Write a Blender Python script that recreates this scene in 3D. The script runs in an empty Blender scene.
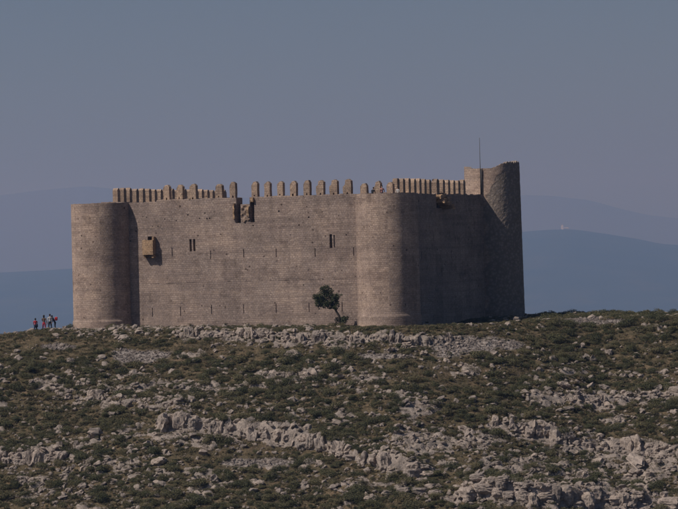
import bpy, bmesh, math, random
import numpy as np
from mathutils import Vector, Matrix

random.seed(7)
RNG = np.random.default_rng(11)
R = math.radians
sc = bpy.context.scene
col = sc.collection

# ------------------------------------------------------------------ camera
F_PX = 3421.0                      # focal length in photo pixels (photo is 678 x 509)
ZC = 7.2                           # eye height above the castle's foot
ROLL = R(1.35)                     # the photograph is tilted a little
cam_d = bpy.data.cameras.new('camera')
cam = bpy.data.objects.new('camera', cam_d)
col.objects.link(cam)
cam_d.sensor_width = 36.0
cam_d.lens = 36.0 * F_PX / 678.0
cam_d.clip_start = 1.0
cam_d.clip_end = 120000.0
cr, sr = math.cos(ROLL), math.sin(ROLL)
m = Matrix.Identity(4)
for r_, v_ in enumerate(((cr, sr, 0, 0), (0, 0, -1, 0), (-sr, cr, 0, ZC))):
    for c_ in range(4):
        m[r_][c_] = v_[c_]
cam.matrix_world = m
sc.camera = cam

# ------------------------------------------------------------------ world, sun, exposure
SUN_AZ = R(63)                     # sun stands to the left and a little behind the camera
SUN_EL = R(47)
to_sun = Vector((-math.sin(SUN_AZ) * math.cos(SUN_EL), -math.cos(SUN_AZ) * math.cos(SUN_EL), math.sin(SUN_EL)))
world = bpy.data.worlds.new('World')
sc.world = world
world.use_nodes = True
wn = world.node_tree.nodes
wl = world.node_tree.links
sky = wn.new('ShaderNodeTexSky')
sky.sky_type = 'NISHITA'
sky.sun_disc = False
sky.sun_elevation = SUN_EL
sky.sun_rotation = math.atan2(to_sun.x, to_sun.y)
sky.altitude = 300
sky.air_density = 0.6
sky.dust_density = 1.5
sky.ozone_density = 0.1
bg = wn['Background']
wl.new(sky.outputs[0], bg.inputs[0])
bg.inputs[1].default_value = 0.06
sun_d = bpy.data.lights.new('sun', 'SUN')
sun_d.energy = 5.0
sun_d.angle = R(0.53)
sun_d.color = (1.0, 0.94, 0.87)
sun = bpy.data.objects.new('sun', sun_d)
col.objects.link(sun)
sun.rotation_euler = (-to_sun).to_track_quat('-Z', 'Y').to_euler()
sun.location = to_sun * 600
HAZE_DENSITY = 1.1e-4
HAZE_COLOR = (0.29, 0.52, 1.0, 1)
HAZE_ABS = (0.74, 0.46, 0.85, 1)
HAZE_G = 0.33
sc.view_settings.view_transform = 'Standard'
sc.view_settings.look = 'None'
sc.view_settings.exposure = -0.53
sc.view_settings.gamma = 1.0
sc.cycles.use_denoising = True
sc.cycles.max_bounces = 6
sc.cycles.diffuse_bounces = 3
sc.cycles.glossy_bounces = 2
sc.cycles.transparent_max_bounces = 4
sc.cycles.volume_bounces = 1
sc.cycles.caustics_reflective = False
sc.cycles.caustics_refractive = False

# ------------------------------------------------------------------ helpers
def tag(o, label=None, cat=None, group=None, kind=None):
    if label: o['label'] = label
    if cat: o['category'] = cat
    if group: o['group'] = group
    if kind: o['kind'] = kind
    return o

def link(o, parent=None):
    col.objects.link(o)
    if parent is not None:
        o.parent = parent
    return o

def empty(name, loc=(0, 0, 0), rz=0):
    o = bpy.data.objects.new(name, None)
    o.location = loc
    o.rotation_euler = (0, 0, rz)
    o.empty_display_size = 0.5
    return link(o)

def mesh_obj(name, verts, faces, mat=None, parent=None, uvs=None, smooth=False, attrs=None):
    me = bpy.data.meshes.new(name)
    me.from_pydata([tuple(v) for v in verts], [], [tuple(f) for f in faces])
    if uvs is not None:
        lay = me.uv_layers.new(name='metres')
        li = 0
        flat = []
        for f in uvs:
            for p in f:
                flat += [p[0], p[1]]
        lay.data.foreach_set('uv', flat)
    if attrs:
        for k, v in attrs.items():
            a = me.attributes.new(k, 'FLOAT', 'POINT')
            a.data.foreach_set('value', np.asarray(v, dtype=np.float32))
    if smooth:
        me.polygons.foreach_set('use_smooth', [True] * len(me.polygons))
    if mat:
        me.materials.append(mat)
    me.update()
    o = bpy.data.objects.new(name, me)
    return link(o, parent)

def pix_dir(px, py):
    u, v = px - 339.0, 254.5 - py
    return np.array([(u * cr + v * sr) / F_PX, 1.0, (-u * sr + v * cr) / F_PX])

def project(x, y, z):
    X, Z = x / y * F_PX, (z - ZC) / y * F_PX
    return 339.0 + X * cr - Z * sr, 254.5 - (X * sr + Z * cr)

# value noise ---------------------------------------------------------------
def _h(ix, iy, iz, seed):
    n = (ix.astype(np.int64) * 374761393 + iy.astype(np.int64) * 668265263 + iz.astype(np.int64) * 2147483647 + seed * 1274126177) & 0xFFFFFFFF
    n = ((n ^ (n >> 13)) * 1274126177) & 0xFFFFFFFF
    n = ((n ^ (n >> 16)) * 2246822519) & 0xFFFFFFFF
    return ((n ^ (n >> 15)) & 0xFFFFFF) / float(0xFFFFFF)

def noise3(x, y, z, seed=0):
    x, y, z = np.broadcast_arrays(np.asarray(x, float), np.asarray(y, float), np.asarray(z, float))
    x0, y0, z0 = np.floor(x), np.floor(y), np.floor(z)
    fx, fy, fz = x - x0, y - y0, z - z0
    fx, fy, fz = [f * f * (3 - 2 * f) for f in (fx, fy, fz)]
    r = 0
    for a in (0, 1):
        for b in (0, 1):
            for c in (0, 1):
                w = (fx if a else 1 - fx) * (fy if b else 1 - fy) * (fz if c else 1 - fz)
                r = r + w * _h(x0 + a, y0 + b, z0 + c, seed)
    return r * 2 - 1

def fbm(x, y, z=0.0, oct=4, seed=0, gain=0.5):
    r, a, f = 0, 1.0, 1.0
    for i in range(oct):
        r = r + a * noise3(np.asarray(x) * f, np.asarray(y) * f, np.asarray(z) * f, seed + i)
        a *= gain
        f *= 2.03
    return r

def sstep(a, b, x):
    t = np.clip((x - a) / (b - a), 0, 1)
    return t * t * (3 - 2 * t)

# ------------------------------------------------------------------ materials
def mat_new(name):
    mt = bpy.data.materials.new(name)
    mt.use_nodes = True
    nt = mt.node_tree
    b = nt.nodes['Principled BSDF']
    b.inputs['Roughness'].default_value = 0.9
    b.inputs['Specular IOR Level'].default_value = 0.2
    return mt, nt, b

def N(nt, typ, **kw):
    n = nt.nodes.new(typ)
    for k, v in kw.items():
        if k in n.inputs:
            n.inputs[k].default_value = v
        else:
            setattr(n, k, v)
    return n

def ramp(nt, fac, stops):
    r = nt.nodes.new('ShaderNodeValToRGB')
    e = r.color_ramp.elements
    while len(e) > len(stops):
        e.remove(e[-1])
    while len(e) < len(stops):
        e.new(0.5)
    for el, (p, c) in zip(e, stops):
        el.position = p
        el.color = (c[0], c[1], c[2], 1) if len(c) == 3 else c
    nt.links.new(fac, r.inputs[0])
    return r.outputs[0]

def mix(nt, fac, a, b, blend='MIX'):
    n = nt.nodes.new('ShaderNodeMix')
    n.data_type = 'RGBA'
    n.blend_type = blend
    for s, v in ((n.inputs[0], fac), (n.inputs[6], a), (n.inputs[7], b)):
        if isinstance(v, (int, float)):
            s.default_value = v
        elif isinstance(v, tuple):
            s.default_value = (v[0], v[1], v[2], 1)
        else:
            nt.links.new(v, s)
    return n.outputs[2]

def noise_tex(nt, vec, scale, detail=4, rough=0.55, dist=0.0):
    n = N(nt, 'ShaderNodeTexNoise', Scale=scale, Detail=detail, Roughness=rough, Distortion=dist)
    if vec is not None:
        nt.links.new(vec, n.inputs['Vector'])
    return n.outputs['Fac']

def bump(nt, b, h, strength, dist, normal=None):
    n = N(nt, 'ShaderNodeBump', Strength=strength, Distance=dist)
    nt.links.new(h, n.inputs['Height'])
    if normal is not None:
        nt.links.new(normal, n.inputs['Normal'])
    nt.links.new(n.outputs[0], b.inputs['Normal'])
    return n.outputs[0]

def masonry_material(name, tint=(1, 1, 1), row=0.215, width=0.30, rubble=False):
    mt, nt, b = mat_new(name)
    uv = N(nt, 'ShaderNodeUVMap', uv_map='metres').outputs[0]
    # courses are a little uneven
    wn_ = N(nt, 'ShaderNodeTexNoise', Scale=0.7, Detail=2)
    nt.links.new(uv, wn_.inputs['Vector'])
    off = N(nt, 'ShaderNodeVectorMath', operation='MULTIPLY_ADD')
    nt.links.new(wn_.outputs['Color'], off.inputs[0])
    off.inputs[1].default_value = (0.5, 0.16, 0)
    nt.links.new(uv, off.inputs[2])
    wn2 = N(nt, 'ShaderNodeTexNoise', Scale=3.2, Detail=2)
    nt.links.new(uv, wn2.inputs['Vector'])
    off2 = N(nt, 'ShaderNodeVectorMath', operation='MULTIPLY_ADD')
    nt.links.new(wn2.outputs['Color'], off2.inputs[0])
    off2.inputs[1].default_value = (0.22, 0.10, 0)
    nt.links.new(off.outputs[0], off2.inputs[2])
    off = off2
    br = N(nt, 'ShaderNodeTexBrick', Scale=1.0)
    br.inputs['Color1'].default_value = (0.0, 0.0, 0.0, 1)
    br.inputs['Color2'].default_value = (1.0, 1.0, 1.0, 1)
    br.inputs['Mortar'].default_value = (0.35, 0.35, 0.35, 1)
    br.inputs['Mortar Size'].default_value = 0.022
    br.inputs['Mortar Smooth'].default_value = 0.25
    br.inputs['Bias'].default_value = 0.0
    br.inputs['Brick Width'].default_value = width
    br.inputs['Row Height'].default_value = row
    nt.links.new(off.outputs[0], br.inputs['Vector'])
    T = lambda c: tuple(c[i] * tint[i] for i in range(3))
    stone = ramp(nt, br.outputs['Color'], [(0.0, T((0.272, 0.222, 0.192))), (0.3, T((0.306, 0.251, 0.217))), (0.75, T((0.333, 0.274, 0.237))), (1.0, T((0.385, 0.320, 0.276)))])
    big = noise_tex(nt, uv, 0.16, 5, 0.6)
    stone = mix(nt, 1.0, stone, ramp(nt, big, [(0.3, (0.74, 0.735, 0.74)), (0.5, (0.98, 0.97, 0.965)), (0.7, (1.22, 1.18, 1.13))]), 'MULTIPLY')
    # rain streaks down from the top and lighter relaid courses
    sm = N(nt, 'ShaderNodeMapping')
    sm.inputs['Scale'].default_value = (1.4, 0.10, 1)
    nt.links.new(uv, sm.inputs[0])
    st = noise_tex(nt, sm.outputs[0], 1.0, 6, 0.68)
    stone = mix(nt, 0.75, stone, ramp(nt, st, [(0.3, (0.74, 0.73, 0.73)), (0.52, (1, 1, 1)), (0.75, (1.13, 1.1, 1.06))]), 'MULTIPLY')
    cm = N(nt, 'ShaderNodeMapping')
    cm.inputs['Scale'].default_value = (0.05, 1.6, 1)
    nt.links.new(uv, cm.inputs[0])
    ct = noise_tex(nt, cm.outputs[0], 1.0, 4, 0.65)
    stone = mix(nt, 0.8, stone, ramp(nt, ct, [(0.3, (0.70, 0.69, 0.69)), (0.5, (1, 1, 1)), (0.7, (1.18, 1.15, 1.11))]), 'MULTIPLY')
    fine = noise_tex(nt, uv, 5.0, 5, 0.75)
    stone = mix(nt, 0.9, stone, ramp(nt, fine, [(0.3, (0.62, 0.61, 0.6)), (0.5, (0.98, 0.98, 0.98)), (0.72, (1.3, 1.28, 1.24))]), 'MULTIPLY')
    # blocks of other stone set in patches, and lichen
    pv_ = N(nt, 'ShaderNodeTexVoronoi', Scale=1.0)
    pm = N(nt, 'ShaderNodeMapping'); pm.inputs['Scale'].default_value = (0.55, 1.1, 1)
    nt.links.new(off.outputs[0], pm.inputs[0]); nt.links.new(pm.outputs[0], pv_.inputs['Vector'])
    stone = mix(nt, 0.7, stone, ramp(nt, pv_.outputs['Color'], [(0.1, (0.82, 0.80, 0.80)), (0.5, (1, 1, 1)), (0.9, (1.14, 1.12, 1.08))]), 'MULTIPLY')
    li = noise_tex(nt, uv, 0.5, 7, 0.75)
    stone = mix(nt, 1.0, stone, ramp(nt, li, [(0.36, (0.70, 0.69, 0.68)), (0.46, (1, 1, 1))]), 'MULTIPLY')
    # joints and small pits
    mort = ramp(nt, br.outputs['Fac'], [(0.0, (1, 1, 1)), (1.0, (0.88, 0.87, 0.87))])
    stone = mix(nt, 0.85, stone, mort, 'MULTIPLY')
    vo = N(nt, 'ShaderNodeTexVoronoi', Scale=1.25, Randomness=1.0)
    nt.links.new(uv, vo.inputs['Vector'])
    pz = noise_tex(nt, uv, 0.35, 2)
    pit_r = N(nt, 'ShaderNodeMath', operation='MULTIPLY_ADD')
    nt.links.new(pz, pit_r.inputs[0]); pit_r.inputs[1].default_value = -0.55; pit_r.inputs[2].default_value = 0.34
    pd = N(nt, 'ShaderNodeMath', operation='ADD')
    nt.links.new(vo.outputs['Distance'], pd.inputs[0]); nt.links.new(pit_r.outputs[0], pd.inputs[1])
    pit = ramp(nt, pd.outputs[0], [(0.10, (0.25, 0.23, 0.22)), (0.17, (1, 1, 1))])
    stone = mix(nt, 0.9, stone, pit, 'MULTIPLY')
    nt.links.new(stone, b.inputs['Base Color'])
    hsum = N(nt, 'ShaderNodeMath', operation='MULTIPLY_ADD')
    nt.links.new(br.outputs['Fac'], hsum.inputs[0]); hsum.inputs[1].default_value = -1.0
    nt.links.new(fine, hsum.inputs[2])
    h2 = N(nt, 'ShaderNodeMath', operation='MULTIPLY_ADD')
    nt.links.new(br.outputs['Color'], h2.inputs[0]); h2.inputs[1].default_value = 0.5
    nt.links.new(hsum.outputs[0], h2.inputs[2])
    bump(nt, b, h2.outputs[0], 0.7, 0.04)
    if rubble:
        at = N(nt, 'ShaderNodeAttribute', attribute_name='rubble').outputs['Fac']
        vr = N(nt, 'ShaderNodeTexVoronoi', Scale=3.2)
        nt.links.new(uv, vr.inputs['Vector'])
        rub = ramp(nt, vr.outputs['Color'], [(0.0, (0.26, 0.213, 0.184)), (0.5, (0.285, 0.234, 0.202)), (1.0, (0.33, 0.274, 0.236))])
        rub = mix(nt, 1.0, rub, ramp(nt, vr.outputs['Distance'], [(0.15, (1.1, 1.1, 1.1)), (0.6, (0.72, 0.72, 0.72))]), 'MULTIPLY')
        nt.links.new(mix(nt, at, stone, rub), b.inputs['Base Color'])
    return mt

M_WALL = masonry_material('wall_masonry', (1.0, 0.965, 0.975))
M_TOWER = masonry_material('tower_masonry', (1.22, 1.15, 1.12), 0.20, 0.27)
M_FAR = masonry_material('keep_masonry', (1.2, 1.13, 1.09), 0.20, 0.27, rubble=True)
M_MERLON = masonry_material('merlon_masonry', (1.18, 1.08, 0.97), 0.2, 0.27)
M_TAN = masonry_material('tan_masonry', (1.36, 1.15, 0.87), 0.2, 0.3)

def limestone(name, base=(0.485, 0.41, 0.362)):
    mt, nt, b = mat_new(name)
    tc = N(nt, 'ShaderNodeTexCoord').outputs['Object']
    rnd = N(nt, 'ShaderNodeObjectInfo').outputs['Random']
    add = N(nt, 'ShaderNodeVectorMath', operation='ADD')
    mul = N(nt, 'ShaderNodeMath', operation='MULTIPLY')
    nt.links.new(rnd, mul.inputs[0]); mul.inputs[1].default_value = 37.0
    nt.links.new(tc, add.inputs[0]); nt.links.new(mul.outputs[0], add.inputs[1])
    v = add.outputs[0]
    n1 = noise_tex(nt, v, 1.6, 6, 0.65)
    n2 = noise_tex(nt, v, 9.0, 4, 0.7)
    c = ramp(nt, n1, [(0.28, tuple(k * 0.40 for k in base)), (0.45, tuple(k * 0.8 for k in base)), (0.62, base), (0.8, tuple(min(1, k * 1.25) for k in base))])
    c = mix(nt, 0.8, c, ramp(nt, n2, [(0.3, (0.5, 0.5, 0.5)), (0.55, (1, 1, 1)), (0.75, (1.15, 1.14, 1.12))]), 'MULTIPLY')
    c = mix(nt, 1.0, c, ramp(nt, rnd, [(0, (0.72, 0.72, 0.72)), (0.5, (0.95, 0.94, 0.93)), (1, (1.12, 1.09, 1.05))]), 'MULTIPLY')
    nt.links.new(c, b.inputs['Base Color'])
    h = N(nt, 'ShaderNodeMath', operation='ADD')
    nt.links.new(n1, h.inputs[0]); nt.links.new(n2, h.inputs[1])
    bump(nt, b, h.outputs[0], 0.8, 0.12)
    return mt

M_ROCK = limestone('limestone')
M_SCREE = limestone('scree_stone', (0.36, 0.31, 0.285))

def leafy(name, c0, c1, c2):
    mt, nt, b = mat_new(name)
    rnd = N(nt, 'ShaderNodeObjectInfo').outputs['Random']
    c = ramp(nt, rnd, [(0.0, c0), (0.5, c1), (1.0, c2)])
    at = N(nt, 'ShaderNodeAttribute', attribute_name='leaf').outputs['Fac']
    c = mix(nt, 1.0, c, ramp(nt, at, [(0, (0.6, 0.62, 0.6)), (0.5, (1, 1, 1)), (1, (1.5, 1.42, 1.25))]), 'MULTIPLY')
    nt.links.new(c, b.inputs['Base Color'])
    b.inputs['Roughness'].default_value = 0.7
    return mt

M_SHRUB = leafy('scrub_leaves', (0.062, 0.066, 0.036), (0.092, 0.092, 0.050), (0.150, 0.132, 0.076))
M_DWARF = leafy('dwarf_leaves', (0.076, 0.074, 0.043), (0.115, 0.102, 0.060), (0.19, 0.145, 0.088))
M_TREE = leafy('tree_leaves', (0.035, 0.045, 0.024), (0.045, 0.056, 0.03), (0.06, 0.07, 0.036))
M_GRASS = leafy('dry_grass', (0.12, 0.10, 0.058), (0.09, 0.082, 0.045), (0.16, 0.128, 0.078))

def plain(name, c, rough=0.8, metal=0.0):
    mt, nt, b = mat_new(name)
    n = noise_tex(nt, N(nt, 'ShaderNodeTexCoord').outputs['Object'], 12, 3)
    nt.links.new(ramp(nt, n, [(0.3, tuple(k * 0.8 for k in c)), (0.7, tuple(min(1, k * 1.15) for k in c))]), b.inputs['Base Color'])
    b.inputs['Roughness'].default_value = rough
    b.inputs['Metallic'].default_value = metal
    return mt

M_BARK = plain('bark', (0.075, 0.062, 0.05))
M_IRON = plain('weathered_iron', (0.06, 0.058, 0.06), 0.6, 0.3)

# ------------------------------------------------------------------ terrain height
# where stones are dense (photo pixel centre, radii, weight)
ROCKY = [(90, 470, 95, 36, 1.0), (160, 440, 70, 16, .7), (40, 400, 50, 16, .4), (100, 385, 70, 20, .75), (185, 395, 60, 18, .8), (300, 380, 46, 16, .8),
         (310, 415, 50, 14, .7), (245, 410, 60, 10, .7), (290, 400, 40, 12, .6), (360, 380, 40, 14, .6), (420, 400, 60, 14, .6), (420, 440, 60, 16, .8), (480, 440, 60, 14, .7),
         (560, 465, 110, 22, .95), (520, 490, 110, 18, .95), (590, 400, 60, 12, .8), (640, 420, 50, 12, .5), (640, 480, 60, 30, .9), (240, 485, 80, 22, .45),
         (380, 490, 60, 16, .55), (120, 330, 60, 8, .7), (210, 335, 60, 5, .7), (300, 343, 60, 6, .8), (420, 350, 60, 8, .55), (470, 365, 60, 12, .4), (600, 372, 70, 16, .4), (540, 380, 40, 12, .4)]
GRASSY = [(60, 345, 80, 10), (220, 347, 90, 6), (330, 352, 60, 6), (250, 452, 75, 9), (600, 440, 80, 4), (470, 462, 40, 6), (20, 470, 30, 8), (440, 375, 60, 10)]

def field(px, py, zones, power=1.0):
    v = np.zeros_like(px)
    for q in zones:
        w = q[4] if len(q) > 4 else 1.0
        d = ((px - q[0]) / q[2]) ** 2 + ((py - q[1]) / q[3]) ** 2
        v = np.maximum(v, w * np.exp(-d * power))
    return v

LEDGES = []          # (xs, ys, height, reach)

def crest(x):
    return np.interp(x, [-60, -36, -31, -25, -10, 5, 16, 22, 36, 60], [-0.6, -0.5, -0.02, -0.15, -0.12, -0.3, -0.15, -0.15, -0.3, -0.4])

def back_edge(x):
    return np.interp(x, [-60, -33, -26, -20, 18, 24, 60], [352, 357, 362, 404, 408, 384, 372])

def worley(x, y, seed):
    ix, iy = np.floor(x), np.floor(y)
    f1 = np.full(x.shape, 9.0); f2 = np.full(x.shape, 9.0); cid = np.zeros(x.shape)
    o = np.zeros(x.shape)
    for a in (-1, 0, 1):
        for c in (-1, 0, 1):
            cx, cy = ix + a, iy + c
            d = np.hypot(cx + _h(cx, cy, o, seed) - x, cy + _h(cx, cy, o, seed + 1) - y)
            nearer = d < f1
            f2 = np.where(nearer, f1, np.minimum(f2, d))
            cid = np.where(nearer, _h(cx, cy, o, seed + 2), cid)
            f1 = np.where(nearer, d, f1)
    return f1, f2, cid

def ledge_near(x, y, width):
    v = np.zeros(np.shape(x))
    for xs, ys, h, reach in LEDGES:
        s_ = y - np.interp(x, xs, ys)
        inside = sstep(xs[0] - 1.0, xs[0] + 1.0, x) * (1 - sstep(xs[-1] - 1.0, xs[-1] + 1.0, x))
        v = np.maximum(v, inside * np.exp(-((s_ - 0.3) / width) ** 2))
    return v

def rocky_mask(x, y, z):
    """where bare limestone pavement breaks through the scrub"""
    px, py = project(x, np.maximum(y, 50.0), z)
    f = field(px, py, ROCKY) + 0.75 * ledge_near(x, y, 1.3)
    n = fbm(x / 3.2, y / 2.0, 0, 4, 61)
    return sstep(0.495, 0.62, 0.10 + 0.55 * f + 0.42 * n) * sstep(300, 318, py)

def core_height(x, y, ledges=True):
    """the hill top and the slope that faces the camera"""
    x = np.asarray(x, float); y = np.asarray(y, float)
    front = np.interp(x, [-60, -30, -10, 5, 15, 25, 60], [347, 350, 346.5, 343.5, 347, 354, 352])
    t = front - y
    tp = np.maximum(t, 0)
    z = crest(x) - 0.37 * (np.sqrt(tp * tp + 3.0) - 1.732)
    z = z - 0.95 * np.exp(-((x - 12.5) / 4.5) ** 2 - ((y - 359) / 8.0) ** 2)
    b = np.maximum(y - back_edge(x), 0)
    z = z - 0.22 * (np.sqrt(b * b + 9) - 3)
    amp = sstep(1, 14, t)
    z = z + amp * 0.75 * fbm(x / 17, y / 17, 0, 3, 3) + amp * 0.16 * fbm(x / 3.1, y / 3.1, 0, 3, 8)
    away = sstep(0.3, 2.5, t) + sstep(0, 2, b) + 0.35
    z = z + 0.07 * np.clip(away, 0, 1) * fbm(x / 0.9, y / 0.9, 0, 3, 21)
    if ledges:
        for xs, ys, h, reach in LEDGES:
            inside = sstep(xs[0] - 1.2, xs[0] + 1.0, x) * (1 - sstep(xs[-1] - 1.0, xs[-1] + 1.2, x))
            s = y - np.interp(x, xs, ys) - 0.35 * noise3(x / 1.3, 0, 0, 77)
            hh = h * (0.8 + 0.35 * noise3(x / 2.2, 5, 0, 31))
            f = sstep(-0.2, 0.12, s) * (1 - np.clip(s / reach, 0, 1))
            z = z + inside * hh * f
        near = (np.abs(x) < 56) & (y > 280) & (y < 415)
        rk = rocky_mask(x, y, z) * near
        f1, f2, cid = worley(x / 0.95 + 0.4 * noise3(x, y, 0, 71), y / 0.75, 63)
        g1, g2, gid = worley(x / 0.42, y / 0.38, 67)
        z = z + rk * (0.05 + 0.42 * cid ** 1.5 * sstep(0.02, 0.22, f2 - f1) + 0.14 * gid * sstep(0.02, 0.25, g2 - g1) - 0.08)
    return z

def height(x, y, ledges=True):
    x = np.asarray(x, float); y = np.asarray(y, float)
    z = core_height(x, y, ledges)
    # the slope runs on down into the valley, the plain lies 290 m below
    rough = fbm(x / 140, y / 140, 0, 4, 41)
    r1 = np.sqrt((x / 1.5) ** 2 + (y - 375) ** 2)
    hill = 6 - 0.30 * np.maximum(r1 - 70, 0) + 14 * rough * sstep(80, 200, r1)
    z = np.where(r1 < 60, z, np.minimum(z, z * (1 - sstep(60, 130, r1)) + hill * sstep(60, 130, r1)))
    plain_z = -288 + 6 * fbm(x / 900, y / 900, 0, 3, 5)
    # the hill the photographer stands on
    rc = np.sqrt(x ** 2 + (y + 6) ** 2)
    own = ZC - 1.65 - 0.34 * np.maximum(rc - 7, 0)
    return np.maximum(np.maximum(z, plain_z), own)

def ground_hit(px, py, ledges=False, y0=270.0, y1=420.0):
    d = pix_dir(px, py)
    ys = np.arange(y0, y1, 0.1)
    zz = ZC + d[2] * ys
    hh = core_height(d[0] * ys, ys, ledges)
    k = np.argmax(hh > zz)
    return d[0] * ys[k], ys[k], hh[k]

def add_ledge(pts, h, reach=5.0):
    P = [ground_hit(px, py) for px, py in pts]
    P.sort()
    LEDGES.append(([p[0] for p in P], [p[1] for p in P], h, reach))

LEDGE_PX = {
    'castle': [(180, 337), (240, 337), (285, 340), (330, 340), (372, 343), (420, 343), (455, 340)],
    'long': [(160, 428), (200, 430), (245, 438), (280, 442), (322, 449), (350, 458), (390, 472), (425, 474)],
    'right': [(492, 427), (505, 429), (530, 434), (560, 444), (600, 448), (640, 452), (680, 456), (720, 458)],
    'left': [(-40, 458), (0, 460), (30, 462), (62, 460)],
    'bottom': [(462, 496), (500, 500), (545, 504), (600, 506), (650, 507), (690, 508), (740, 509)],
    'mid': [(525, 398), (560, 402), (590, 404), (640, 396), (700, 394)],
    'rough': [(60, 396), (100, 400), (150, 410), (185, 408)],
}
LEDGE_H = {'castle': 0.85, 'long': 1.3, 'right': 0.8, 'left': 1.1, 'bottom': 1.3, 'mid': 0.3, 'rough': 0.3}
_tmp = {k: v for k, v in LEDGE_PX.items()}
for k in LEDGE_PX:
    add_ledge(LEDGE_PX[k], LEDGE_H[k], 2.2 if k == 'castle' else 5.5)
LEDGE_W = dict(zip(LEDGE_PX, LEDGES))

SCREE_PX = [(468, 346, 44, 10), (425, 343, 30, 4), (140, 356, 30, 7), (60, 347, 22, 3), (590, 321, 38, 3.5), (265, 462, 55, 5), (612, 399, 30, 4), (385, 356, 32, 3)]

def scree_mask(x, y, z):
    px, py = project(x, y, z)
    mk = np.zeros_like(px)
    wob = 0.35 * fbm(x / 2.0, y / 2.0, 0, 3, 91)
    for cx, cy, rx, ry in SCREE_PX:
        d = np.sqrt(((px - cx) / rx) ** 2 + ((py - cy) / ry) ** 2) + wob
        mk = np.maximum(mk, 1 - sstep(0.7, 1.05, d))
    return mk

# ------------------------------------------------------------------ ground: one sheet to the horizon
def axis(lo, hi, step, far_lo, far_hi, growth=1.16):
    a = list(np.arange(lo, hi + 1e-6, step))
    s, v = step, hi
    while v < far_hi:
        s *= growth; v += s; a.append(min(v, far_hi))
    s, v, pre = step, lo, []
    while v > far_lo:
        s *= growth; v -= s; pre.append(max(v, far_lo))
    return np.array(pre[::-1] + a)

gx = axis(-48, 48, 0.17, -29000, 29000)
gy = axis(290, 400, 0.18, -3500, 32500)
GX, GY = np.meshgrid(gx, gy)
GZ = height(GX, GY)
SC = scree_mask(GX, np.maximum(GY, 1.0), GZ) * ((GY > 280) & (GY < 420))
RK = rocky_mask(GX, GY, core_height(GX, GY, False)) * ((GY > 280) & (GY < 420) & (np.abs(GX) < 56))
nx, ny = len(gx), len(gy)
verts = np.stack([GX.ravel(), GY.ravel(), GZ.ravel()], 1)
idx = np.arange(nx * ny).reshape(ny, nx)
faces = np.stack([idx[:-1, :-1].ravel(), idx[:-1, 1:].ravel(), idx[1:, 1:].ravel(), idx[1:, :-1].ravel()], 1)
gme = bpy.data.meshes.new('ground')
gme.vertices.add(len(verts)); gme.vertices.foreach_set('co', verts.astype(np.float32).ravel())
gme.loops.add(len(faces) * 4); gme.loops.foreach_set('vertex_index', faces.astype(np.int32).ravel())
gme.polygons.add(len(faces))
gme.polygons.foreach_set('loop_start', np.arange(0, len(faces) * 4, 4, dtype=np.int32))
gme.polygons.foreach_set('use_smooth', np.ones(len(faces), dtype=bool))
a_ = gme.attributes.new('scree', 'FLOAT', 'POINT'); a_.data.foreach_set('value', SC.ravel().astype(np.float32))
a_ = gme.attributes.new('rocky', 'FLOAT', 'POINT'); a_.data.foreach_set('value', RK.ravel().astype(np.float32))
gme.update(calc_edges=True)
mt, nt, b = mat_new('hillside')
pos = N(nt, 'ShaderNodeNewGeometry')
P_ = pos.outputs['Position']
n_big = noise_tex(nt, P_, 0.16, 4, 0.6)
n_mid = noise_tex(nt, P_, 0.9, 5, 0.65)
n_fin = noise_tex(nt, P_, 6.0, 4, 0.7)
grass = ramp(nt, n_mid, [(0.3, (0.066, 0.056, 0.034)), (0.48, (0.108, 0.087, 0.052)), (0.6, (0.155, 0.117, 0.072)), (0.75, (0.22, 0.152, 0.1))])
grass = mix(nt, ramp(nt, n_big, [(0.52, (0, 0, 0)), (0.70, (0.7, 0.7, 0.7))]), grass, (0.135, 0.098, 0.066))
grass = mix(nt, 1.0, grass, ramp(nt, n_fin, [(0.32, (0.42, 0.42, 0.42)), (0.5, (0.95, 0.95, 0.95)), (0.68, (1.5, 1.42, 1.35))]), 'MULTIPLY')
rock = ramp(nt, n_mid, [(0.3, (0.15, 0.130, 0.116)), (0.5, (0.35, 0.295, 0.26)), (0.75, (0.48, 0.405, 0.358))])
rock = mix(nt, 0.8, rock, ramp(nt, n_fin, [(0.3, (0.55, 0.55, 0.55)), (0.7, (1.15, 1.14, 1.12))]), 'MULTIPLY')
sep = N(nt, 'ShaderNodeSeparateXYZ')
nt.links.new(pos.outputs['Normal'], sep.inputs[0])
n_rk = noise_tex(nt, P_, 1.7, 4, 0.7)
steep = N(nt, 'ShaderNodeMath', operation='MULTIPLY_ADD')
nt.links.new(n_rk, steep.inputs[0]); steep.inputs[1].default_value = 0.55; nt.links.new(sep.outputs['Z'], steep.inputs[2])
rockmask = ramp(nt, steep.outputs[0], [(0.98, (1, 1, 1)), (1.06, (0, 0, 0))])
rk_at = N(nt, 'ShaderNodeAttribute', attribute_name='rocky').outputs['Fac']
rk_fac = N(nt, 'ShaderNodeMath', operation='MULTIPLY_ADD')
nt.links.new(n_rk, rk_fac.inputs[0]); rk_fac.inputs[1].default_value = 1.2; nt.links.new(rk_at, rk_fac.inputs[2])
rk_m = ramp(nt, rk_fac.outputs[0], [(0.95, (0, 0, 0)), (1.15, (1, 1, 1))])
gcol = mix(nt, rockmask, mix(nt, rk_m, grass, rock), rock)
sa = N(nt, 'ShaderNodeAttribute', attribute_name='scree').outputs['Fac']
gv = N(nt, 'ShaderNodeTexVoronoi', Scale=4.5)
nt.links.new(P_, gv.inputs['Vector'])
gravel = ramp(nt, gv.outputs['Color'], [(0.1, (0.18, 0.155, 0.14)), (0.9, (0.36, 0.315, 0.29))])
gcol = mix(nt, sa, gcol, gravel)
nt.links.new(gcol, b.inputs['Base Color'])
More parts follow.
